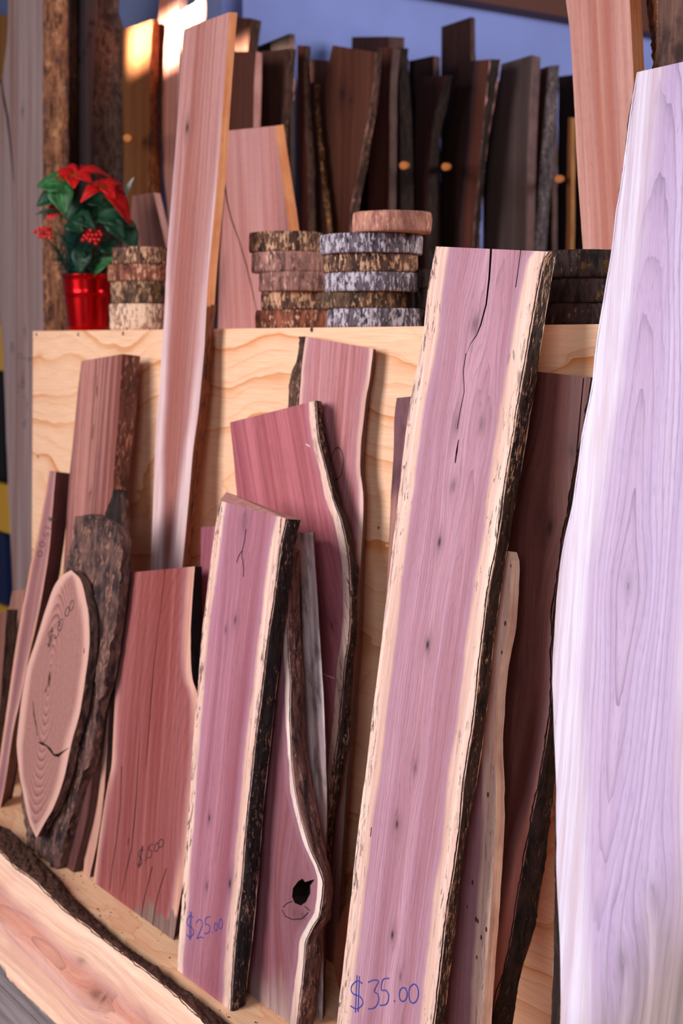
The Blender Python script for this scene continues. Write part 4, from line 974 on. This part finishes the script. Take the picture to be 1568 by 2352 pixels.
# --- dark boards along the back wall
DKA, DKB = (104, 72, 60), (74, 48, 42)
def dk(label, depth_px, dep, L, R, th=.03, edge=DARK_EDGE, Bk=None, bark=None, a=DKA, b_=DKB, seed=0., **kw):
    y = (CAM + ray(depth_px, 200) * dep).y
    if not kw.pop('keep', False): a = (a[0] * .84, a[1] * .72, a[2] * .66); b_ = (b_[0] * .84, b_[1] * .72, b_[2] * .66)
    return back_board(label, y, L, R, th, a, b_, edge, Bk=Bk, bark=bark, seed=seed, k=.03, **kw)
G = None
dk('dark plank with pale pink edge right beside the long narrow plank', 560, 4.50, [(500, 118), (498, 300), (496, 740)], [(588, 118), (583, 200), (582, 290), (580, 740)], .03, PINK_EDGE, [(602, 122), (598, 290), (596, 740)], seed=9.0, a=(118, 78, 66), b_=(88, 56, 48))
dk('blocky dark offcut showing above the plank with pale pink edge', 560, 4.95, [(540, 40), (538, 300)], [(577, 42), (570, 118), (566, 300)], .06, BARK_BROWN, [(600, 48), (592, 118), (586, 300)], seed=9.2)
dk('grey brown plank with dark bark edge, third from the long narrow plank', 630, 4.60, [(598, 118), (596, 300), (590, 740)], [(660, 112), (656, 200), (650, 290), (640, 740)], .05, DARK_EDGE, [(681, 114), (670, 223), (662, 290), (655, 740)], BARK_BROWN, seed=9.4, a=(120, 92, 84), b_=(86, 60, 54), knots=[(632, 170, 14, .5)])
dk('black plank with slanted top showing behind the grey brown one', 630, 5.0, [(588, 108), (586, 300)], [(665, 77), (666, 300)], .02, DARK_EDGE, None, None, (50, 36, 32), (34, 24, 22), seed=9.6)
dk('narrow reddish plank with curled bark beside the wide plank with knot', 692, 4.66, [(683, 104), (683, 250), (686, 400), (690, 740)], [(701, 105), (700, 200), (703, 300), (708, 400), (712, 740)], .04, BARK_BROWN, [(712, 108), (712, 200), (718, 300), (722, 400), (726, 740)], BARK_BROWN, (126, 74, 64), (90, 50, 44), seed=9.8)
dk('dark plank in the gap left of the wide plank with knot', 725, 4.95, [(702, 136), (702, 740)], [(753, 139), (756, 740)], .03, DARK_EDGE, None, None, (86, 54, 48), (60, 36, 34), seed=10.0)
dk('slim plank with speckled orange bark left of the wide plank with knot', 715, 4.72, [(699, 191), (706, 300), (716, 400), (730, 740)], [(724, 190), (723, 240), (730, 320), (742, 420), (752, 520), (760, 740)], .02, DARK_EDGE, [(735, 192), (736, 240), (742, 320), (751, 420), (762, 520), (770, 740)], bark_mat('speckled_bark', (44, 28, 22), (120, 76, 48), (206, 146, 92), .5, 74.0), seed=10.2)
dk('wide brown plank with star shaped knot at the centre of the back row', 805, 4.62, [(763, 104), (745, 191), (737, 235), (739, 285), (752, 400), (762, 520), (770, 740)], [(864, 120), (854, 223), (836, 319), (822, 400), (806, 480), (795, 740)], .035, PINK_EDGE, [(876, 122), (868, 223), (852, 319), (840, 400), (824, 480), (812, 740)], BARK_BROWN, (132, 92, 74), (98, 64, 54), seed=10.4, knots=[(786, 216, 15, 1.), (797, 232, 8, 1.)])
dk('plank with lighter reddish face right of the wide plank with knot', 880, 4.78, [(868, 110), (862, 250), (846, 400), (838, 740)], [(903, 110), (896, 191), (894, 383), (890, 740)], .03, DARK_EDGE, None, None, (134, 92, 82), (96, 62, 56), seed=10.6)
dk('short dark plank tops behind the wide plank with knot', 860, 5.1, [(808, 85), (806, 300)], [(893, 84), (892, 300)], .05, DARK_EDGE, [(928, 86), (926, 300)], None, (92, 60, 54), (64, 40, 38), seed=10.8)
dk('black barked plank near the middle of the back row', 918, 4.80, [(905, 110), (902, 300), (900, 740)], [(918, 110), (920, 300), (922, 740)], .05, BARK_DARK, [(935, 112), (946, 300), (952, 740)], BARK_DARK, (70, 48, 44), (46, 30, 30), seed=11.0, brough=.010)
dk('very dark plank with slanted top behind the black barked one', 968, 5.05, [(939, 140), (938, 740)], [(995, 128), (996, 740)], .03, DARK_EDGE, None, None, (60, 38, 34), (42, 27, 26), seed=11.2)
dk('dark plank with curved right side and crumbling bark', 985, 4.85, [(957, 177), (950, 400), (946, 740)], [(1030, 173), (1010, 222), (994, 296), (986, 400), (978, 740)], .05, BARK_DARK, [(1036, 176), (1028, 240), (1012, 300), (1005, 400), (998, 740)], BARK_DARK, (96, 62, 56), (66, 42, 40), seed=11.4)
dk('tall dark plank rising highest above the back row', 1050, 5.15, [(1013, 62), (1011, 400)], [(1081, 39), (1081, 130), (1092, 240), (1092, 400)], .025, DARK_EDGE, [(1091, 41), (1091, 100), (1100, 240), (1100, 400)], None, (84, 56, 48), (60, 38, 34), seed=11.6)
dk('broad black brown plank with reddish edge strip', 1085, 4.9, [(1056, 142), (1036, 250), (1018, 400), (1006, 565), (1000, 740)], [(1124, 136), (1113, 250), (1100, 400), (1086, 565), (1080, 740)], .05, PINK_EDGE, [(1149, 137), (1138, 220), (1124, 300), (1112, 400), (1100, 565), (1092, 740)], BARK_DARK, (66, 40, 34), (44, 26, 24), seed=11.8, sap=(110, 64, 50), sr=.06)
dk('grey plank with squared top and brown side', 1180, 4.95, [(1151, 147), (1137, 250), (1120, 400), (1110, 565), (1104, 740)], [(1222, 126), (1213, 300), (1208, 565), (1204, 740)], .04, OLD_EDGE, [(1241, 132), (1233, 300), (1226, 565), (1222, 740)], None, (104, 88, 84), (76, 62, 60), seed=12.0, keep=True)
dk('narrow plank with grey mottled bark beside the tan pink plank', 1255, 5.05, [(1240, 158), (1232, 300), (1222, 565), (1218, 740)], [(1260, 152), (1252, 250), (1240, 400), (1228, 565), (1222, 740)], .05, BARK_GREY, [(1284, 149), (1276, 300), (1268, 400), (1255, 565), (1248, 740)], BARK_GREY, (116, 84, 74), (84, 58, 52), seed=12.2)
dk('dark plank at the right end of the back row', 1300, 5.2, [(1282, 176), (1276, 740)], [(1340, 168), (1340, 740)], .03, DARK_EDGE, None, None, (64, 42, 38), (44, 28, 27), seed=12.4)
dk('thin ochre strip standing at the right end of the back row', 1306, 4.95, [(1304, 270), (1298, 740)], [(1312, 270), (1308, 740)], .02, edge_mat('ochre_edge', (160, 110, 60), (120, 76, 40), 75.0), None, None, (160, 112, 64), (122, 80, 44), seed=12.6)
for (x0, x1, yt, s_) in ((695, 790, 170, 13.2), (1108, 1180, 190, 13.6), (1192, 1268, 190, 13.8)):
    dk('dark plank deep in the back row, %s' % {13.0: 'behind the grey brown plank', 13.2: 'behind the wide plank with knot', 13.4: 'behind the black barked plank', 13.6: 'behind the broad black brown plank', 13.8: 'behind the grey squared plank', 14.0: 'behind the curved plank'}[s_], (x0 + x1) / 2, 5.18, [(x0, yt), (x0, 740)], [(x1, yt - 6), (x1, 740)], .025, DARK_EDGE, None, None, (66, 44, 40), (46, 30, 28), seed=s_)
# dowel pegs that keep the back row apart
PEG = edge_mat('peg_wood', (206, 128, 62), (160, 90, 40), 76.0)
for (x, y, dep, lb) in ((292, 317, 4.55, 'orange dowel peg end beside the sunlit pale plank'), (926, 380, 4.45, 'orange dowel peg end in front of the black barked plank'), (1022, 383, 4.6, 'orange dowel peg end in front of the broad black brown plank'), (1282, 411, 4.7, 'orange dowel peg end right of the grey mottled bark')):
    c = CAM + ray(x, y) * dep; vs = []; fs = []
    N = 16; prof = [(0, .0115), (.001, .0125), (.3, .0125)]
    dirv = (ray(x, y) + RIGHT * .03).normalized(); e1 = dirv.cross(Vector((0, 0, 1))); e2 = Vector((0, 0, 1))
    for (t, r_) in prof:
        for k in range(N):
            a = 2 * math.pi * k / N; vs.append(c + dirv * t + e1 * (r_ * math.cos(a)) + e2 * (r_ * math.sin(a)))
    fs = [tuple(range(N)), tuple(range(2 * N, 3 * N))]
    for j in range(2): fs += [(j * N + k, j * N + (k + 1) % N, (j + 1) * N + (k + 1) % N, (j + 1) * N + k) for k in range(N)]
    tag(mesh_obj('dowel_peg', vs, fs, [PEG], None, None, {'grain': [[(.1 * q, .05) for q in range(len(f))] for f in fs]}), lb, 'peg', 'dowel pegs of the rack', 'thing')

# ------------------------------------------------------------------ shelf rack with bins at the far left edge
YEL = plain('yellow_paint', (214, 160, 54), .5); BLK = plain('black_plastic', (14, 13, 16), .5); NAVY = plain('navy_plastic', (26, 38, 76), .45)
rk = empty('storage_rack', (-5.6, 2.3, 0)); tag(rk, 'yellow wooden storage rack at the far left frame edge', 'rack')
def rbox(nm, px0, px1, py0, py1, y0, y1, mat, par):
    a = CAM + ray(px1, py0) * (y0 / ray(px1, py0).y); b = CAM + ray(px1, py1) * (y0 / ray(px1, py1).y)
    o = box(nm, (a.x - .62, y0, b.z), (a.x, y1, a.z), mat); return o
def reparent(o, p):
    o.parent = p; o.matrix_parent_inverse = Matrix.Translation(-p.location); return o
for (p0_, p1_) in ((745, 852), (1116, 1226)):
    reparent(bevel(rbox('rail', -200, 15 if p0_ < 1000 else 20, p0_, p1_, 2.25, 2.29, YEL, rk)), rk)
reparent(rbox('shelf', -200, 12, 1132, 1150, 2.30, 2.60, YEL, rk), rk)
reparent(rbox('shelf', -200, 12, 1395, 1420, 2.30, 2.60, YEL, rk), rk)
for x_ in (0.0, -.58):
    a = CAM + ray(8, 800) * (2.3 / ray(8, 800).y)
    reparent(box('post', (a.x + x_ - .24, 2.605, 0), (a.x + x_ - .20, 2.64, 1.5), YEL), rk)
def crate(nm, label, px1, py0, py1, mat):
    y0 = 2.315
    a = CAM + ray(px1, py0) * (y0 / ray(px1, py0).y); b = CAM + ray(px1, py1) * (y0 / ray(px1, py1).y)
    x1, x0, z1, z0 = a.x, a.x - .45, a.z, b.z
    bm = bmesh.new()
    def q(x0, x1, y0, y1, z0, z1):
        v = [bm.verts.new(c) for c in ((x0, y0, z0), (x1, y0, z0), (x1, y1, z0), (x0, y1, z0), (x0, y0, z1), (x1, y0, z1), (x1, y1, z1), (x0, y1, z1))]
        for f in ((0, 1, 2, 3), (4, 5, 6, 7), (0, 1, 5, 4), (1, 2, 6, 5), (2, 3, 7, 6), (3, 0, 4, 7)): bm.faces.new([v[i] for i in f])
    q(x0, x1, y0, y0 + .27, z0, z0 + .008); q(x0, x1, y0, y0 + .008, z0 + .008, z1); q(x0, x1, y0 + .262, y0 + .27, z0 + .008, z1); q(x0, x0 + .008, y0 + .008, y0 + .262, z0 + .008, z1); q(x1 - .008, x1, y0 + .008, y0 + .262, z0 + .008, z1)
    bmesh.ops.recalc_face_normals(bm, faces=bm.faces)
    me = bpy.data.meshes.new(nm); bm.to_mesh(me); bm.free(); me.materials.append(mat)
    o = bpy.data.objects.new(nm, me); COL.objects.link(o); tag(o, label, 'bin')
    box('rim', (x0 - .008, y0 - .008, z1), (x1 + .008, y0 + .278, z1 + .012), mat, o)
crate('plastic_bin', 'black plastic bin on the yellow rack at the left frame edge', 6, 862, 1130, BLK)
crate('plastic_bin', 'navy blue plastic bin on the lower shelf of the yellow rack', 12, 1232, 1394, NAVY)

# ------------------------------------------------------------------ red pot with poinsettia
RED_MET = plain('red_metal', (196, 6, 14), .22, .6, .85)
yc = 1.715; d_ = ray(202, 700); t_ = yc / d_.y; PC = CAM + d_ * t_; PS = (PC - CAM).dot(FWD) / F      # metres per pixel there
pot = empty('potted_poinsettia', (PC.x, PC.y, ZS)); tag(pot, 'artificial poinsettia with berries and pine in a shiny red metal pot', 'plant')
PH = 128 * PS; R1 = 58 * PS; R0 = 46 * PS
prof = [(0, 0), (R0 * .96, 0), (R0, .002)]
for i in range(12):
    s = (i + 1) / 12; prof.append((R0 + (R1 - R0) * s, .002 + (PH - .006) * s))
    if i == 7: prof += [(R0 + (R1 - R0) * s + .0022, .002 + (PH - .006) * s + .002), (R0 + (R1 - R0) * s + .0006, .002 + (PH - .006) * s + .005)]
prof += [(R1 + .003, PH - .004), (R1 + .0035, PH - .001), (R1 + .001, PH), (R1 - .004, PH - .001), (R1 - .006, PH - .03), (0, PH - .03)]
def lathe(name, prof, mat, parent, N=48, loc=(0, 0, 0)):
    vs = []; fs = []
    for (r_, z_) in prof:
        for k in range(N):
            a = 2 * math.pi * k / N; vs.append(Vector((max(r_, 1e-5) * math.cos(a), max(r_, 1e-5) * math.sin(a), z_)))
    for j in range(len(prof) - 1):
        for k in range(N): fs.append((j * N + k, j * N + (k + 1) % N, (j + 1) * N + (k + 1) % N, (j + 1) * N + k))
    o = mesh_obj(name, vs, fs, [mat], parent, smooth=True); o.location = loc
    return o
lathe('pot', prof, RED_MET, pot)
FR, FU, FC = RIGHT, Vector((0, 0, 1)), -HEAD
def pp(x, y, tw=0.0):
    """plant point from pixels, tw metres towards the viewer, relative to the pot"""
    return FR * ((x - 202) * PS) + FU * ((755 - y) * PS) + FC * tw
def leaf_mat(name, a, b):
    g = NT(name); U, V = g.uv('grain')
    vein = g.math('ABSOLUTE', U)
    v2 = g.math('FRACT', g.math('ADD', g.math('MULTIPLY', V, 7.0), g.math('MULTIPLY', vein, -5.0)))
    n = g.noise(g.vec(U, V, 0.0), 5.0, 3.0)
    c = g.mix(g.mapr(n, .3, .7), lin(a), lin(b))
    c = g.mix(g.math('MULTIPLY', g.mapr(vein, .05, .0), .35), c, lin(tuple(min(255, x * 1.5 + 20) for x in a)))
    c = g.mix(g.math('MULTIPLY', g.math('POWER', v2, 6.0), .3), c, lin(tuple(x * .5 for x in b)))
    return g.out(c, .5, .35)
L_RED = leaf_mat('red_bract', (214, 18, 12), (150, 6, 8)); L_GRN = leaf_mat('green_leaf', (58, 116, 58), (22, 66, 34)); L_DK = leaf_mat('dark_green_leaf', (26, 72, 44), (10, 38, 24))
L_SIL = leaf_mat('silver_leaf', (200, 206, 204), (120, 130, 128))
def leaf(name, a, b, wd, mat, curl=.15, up=None, lobes=0.0, twist=0.0):
    """pointed leaf from point a to point b, width in px; up = side the face looks to"""
    ax = b - a; ln = ax.length; ax = ax.normalized()
    up = (up or (FC + FU * .5)).normalized(); sd = ax.cross(up)
    if sd.length < 1e-4: sd = FR.copy()
    sd.normalize(); nn = sd.cross(ax)
    NL, NWD = 12, 6; vs = []; us = []; fs = []
    for i in range(NL + 1):
        t = i / NL
        w_ = math.sin(math.pi * min(1, t * .93 + .045)) ** .8 * (1 - .35 * t) * 1.25
        if lobes: w_ *= 1 + lobes * abs(math.sin(t * 7.5))
        for j in range(-NWD // 2, NWD // 2 + 1):
            s = j / (NWD / 2)
            p = a + ax * (ln * t) + sd * (s * wd * PS / 2 * w_) + nn * (ln * (curl * math.sin(math.pi * t) - curl * 1.2 * t * t) + abs(s) * wd * PS * .10 * w_ + .0035 * nz(t * 5, s * 2, a.x * 90 + b.z * 70))
            vs.append(p); us.append((s * .5, t))
    M = NWD + 1
    for i in range(NL):
        for j in range(NWD): fs.append((i * M + j, i * M + j + 1, (i + 1) * M + j + 1, (i + 1) * M + j))
    o = mesh_obj(name, vs, fs, [mat], pot, None, {'grain': [[us[q] for q in f] for f in fs]}, smooth=True, fix=False)
    sm = o.modifiers.new('thickness', 'SOLIDIFY'); sm.thickness = .0006
    return o
c1, c2 = (186, 418, .05), (254, 444, .075)
for (tx, ty, tw, wd) in ((110, 422, .03, 38), (148, 378, .0, 38), (192, 380, -.03, 36), (236, 392, -.02, 40), (262, 394, .01, 34), (190, 430, .11, 40), (150, 404, .07, 38), (225, 418, .10, 36)):
    leaf('bract', pp(*c1), pp(tx, ty, tw), wd, L_RED, .2, FU + FC * .9)
for (tx, ty, tw, wd) in ((206, 462, .11, 34), (292, 420, .05, 36), (308, 470, .09, 40), (318, 508, .10, 38), (266, 412, .02, 34), (240, 430, .11, 30), (282, 455, .13, 34)):
    leaf('bract', pp(*c2), pp(tx, ty, tw), wd, L_RED, .2, FU + FC * .9)
leaf('bract', pp(150, 440, .0), pp(107, 456, .02), 30, L_RED); leaf('bract', pp(150, 470, -.01), pp(120, 500, .03), 36, L_RED)
for (ax_, ay, aw, bx, by, bw, wd, mt) in ((182, 440, .06, 104, 425, .07, 50, L_GRN), (150, 425, .05, 168, 492, .10, 52, L_GRN), (150, 455, .03, 98, 470, .05, 40, L_DK), (180, 498, .05, 232, 522, .11, 40, L_DK), (178, 512, .08, 206, 534, .11, 44, L_DK),
        (232, 500, .06, 322, 515, .08, 46, L_DK), (258, 505, .07, 300, 548, .10, 38, L_DK), (290, 515, .04, 322, 572, .07, 40, L_DK), (210, 560, .05, 196, 622, .09, 44, L_DK), (250, 560, .05, 276, 580, .07, 42, L_DK), (215, 630, .03, 268, 590, .08, 40, L_GRN), (200, 450, .0, 260, 470, .04, 50, L_DK), (170, 480, -.02, 250, 500, .0, 60, L_DK), (150, 490, .02, 90, 488, .03, 10, L_DK), (210, 470, .02, 160, 500, .04, 50, L_DK), (240, 470, .03, 290, 500, .05, 48, L_DK)):
    leaf('leaf', pp(ax_, ay, aw), pp(bx, by, bw), wd, mt, .15, FC + FU * .6, .12)
leaf('silver_leaf', pp(294, 450, .0), pp(311, 411, .02), 9, L_SIL); leaf('silver_leaf', pp(290, 462, .0), pp(304, 432, .03), 8, L_SIL)
BERRY = plain('red_berry', (206, 14, 10), .25, .5)
bm = bmesh.new(); bmesh.ops.create_icosphere(bm, subdivisions=2, radius=4.6 * PS); bme = bpy.data.meshes.new('berry'); bm.to_mesh(bme); bm.free(); bme.materials.append(BERRY)
for p_ in bme.polygons: p_.use_smooth = True
bp_ = [(100, 536)] + [(110 + 7 * (i % 4) + 3 * ((i // 4) % 2) + random.uniform(-1, 1), 530 + 8 * (i // 4)) for i in range(11)] + [(120, 528), (131, 527), (136, 549)]
bp_ += [(208 + 9 * (i % 5) + 4 * ((i // 5) % 2), 534 + 9 * (i // 5) + random.uniform(-2, 2)) for i in range(15)] + [(233, 528), (236, 561), (224, 556)]
for (x, y) in bp_:
    o = bpy.data.objects.new('berry', bme); COL.objects.link(o); o.parent = pot; o.location = pp(x, y, .09 + random.uniform(-.008, .008))
NEED = plain('pine_green', (18, 74, 66), .6); NEED2 = plain('pine_dark_green', (14, 44, 30), .6); STEM = plain('stem_brown', (58, 50, 30), .8)
def tube(vs, fs, a, b, r0, r1, n=4):
    d = (b - a).normalized(); e1 = d.orthogonal().normalized(); e2 = d.cross(e1); k = len(vs)
    for (p, r_) in ((a, r0), (b, r1)):
        for i in range(n):
            t = 2 * math.pi * i / n; vs.append(p + e1 * (r_ * math.cos(t)) + e2 * (r_ * math.sin(t)))
    for i in range(n): fs.append((k + i, k + (i + 1) % n, k + n + (i + 1) % n, k + n + i))
def sprig(a, b, n, ln, mat, spread=.9):
    vs = []; fs = []; ax = (b - a)
    tube(vs, fs, a, b, .0016, .0008, 5)
    for i in range(n):
        t = .08 + .92 * i / n; p = a + ax * t; r_ = Vector((random.gauss(0, 1), random.gauss(0, 1), random.gauss(0, 1)))
        d = (ax.normalized() * .75 + r_.normalized() * spread).normalized()
        tube(vs, fs, p, p + d * ln * (.7 + .4 * random.random()), .0008, .0002, 3)
    o = mesh_obj('pine_sprig', vs, fs, [mat], pot); o['kind'] = 'stuff'
    return o
sprig(pp(188, 640, .03), pp(160, 545, .07), 150, .06, NEED); sprig(pp(176, 640, .03), pp(140, 575, .05), 120, .055, NEED2); sprig(pp(185, 640, .05), pp(178, 540, .08), 120, .05, NEED)
sprig(pp(222, 640, .04), pp(252, 560, .07), 120, .05, NEED2); sprig(pp(214, 640, .05), pp(212, 580, .09), 90, .045, NEED2); sprig(pp(195, 560, .0), pp(205, 480, .03), 120, .06, NEED2); sprig(pp(235, 640, .0), pp(268, 520, .03), 120, .05, NEED2); sprig(pp(172, 500, .0), pp(110, 488, .02), 40, .02, NEED2)
vs = []; fs = []
for (x, y, tw) in ((186, 420, .04), (254, 446, .06), (140, 480, .03), (232, 550, .07), (118, 545, .07), (270, 520, .04)):
    tube(vs, fs, pp(202, 652, .0), pp(x, y, tw), .0022, .0014, 6)
stm = mesh_obj('stems', vs, fs, [STEM], pot)
vs = []; fs = []
for (cx_, cy_, cw_) in ((186, 416, .062), (254, 442, .09)):
    for k in range(6):
        bm_ = pp(cx_ + 5 * math.cos(k), cy_ + 4 * math.sin(k), cw_)
        tube(vs, fs, bm_, bm_ + (FU + FC) * .006, .002, .0012, 6)
mesh_obj('flower_buds', vs, fs, [plain('bud_yellow', (150, 140, 40), .6)], pot)
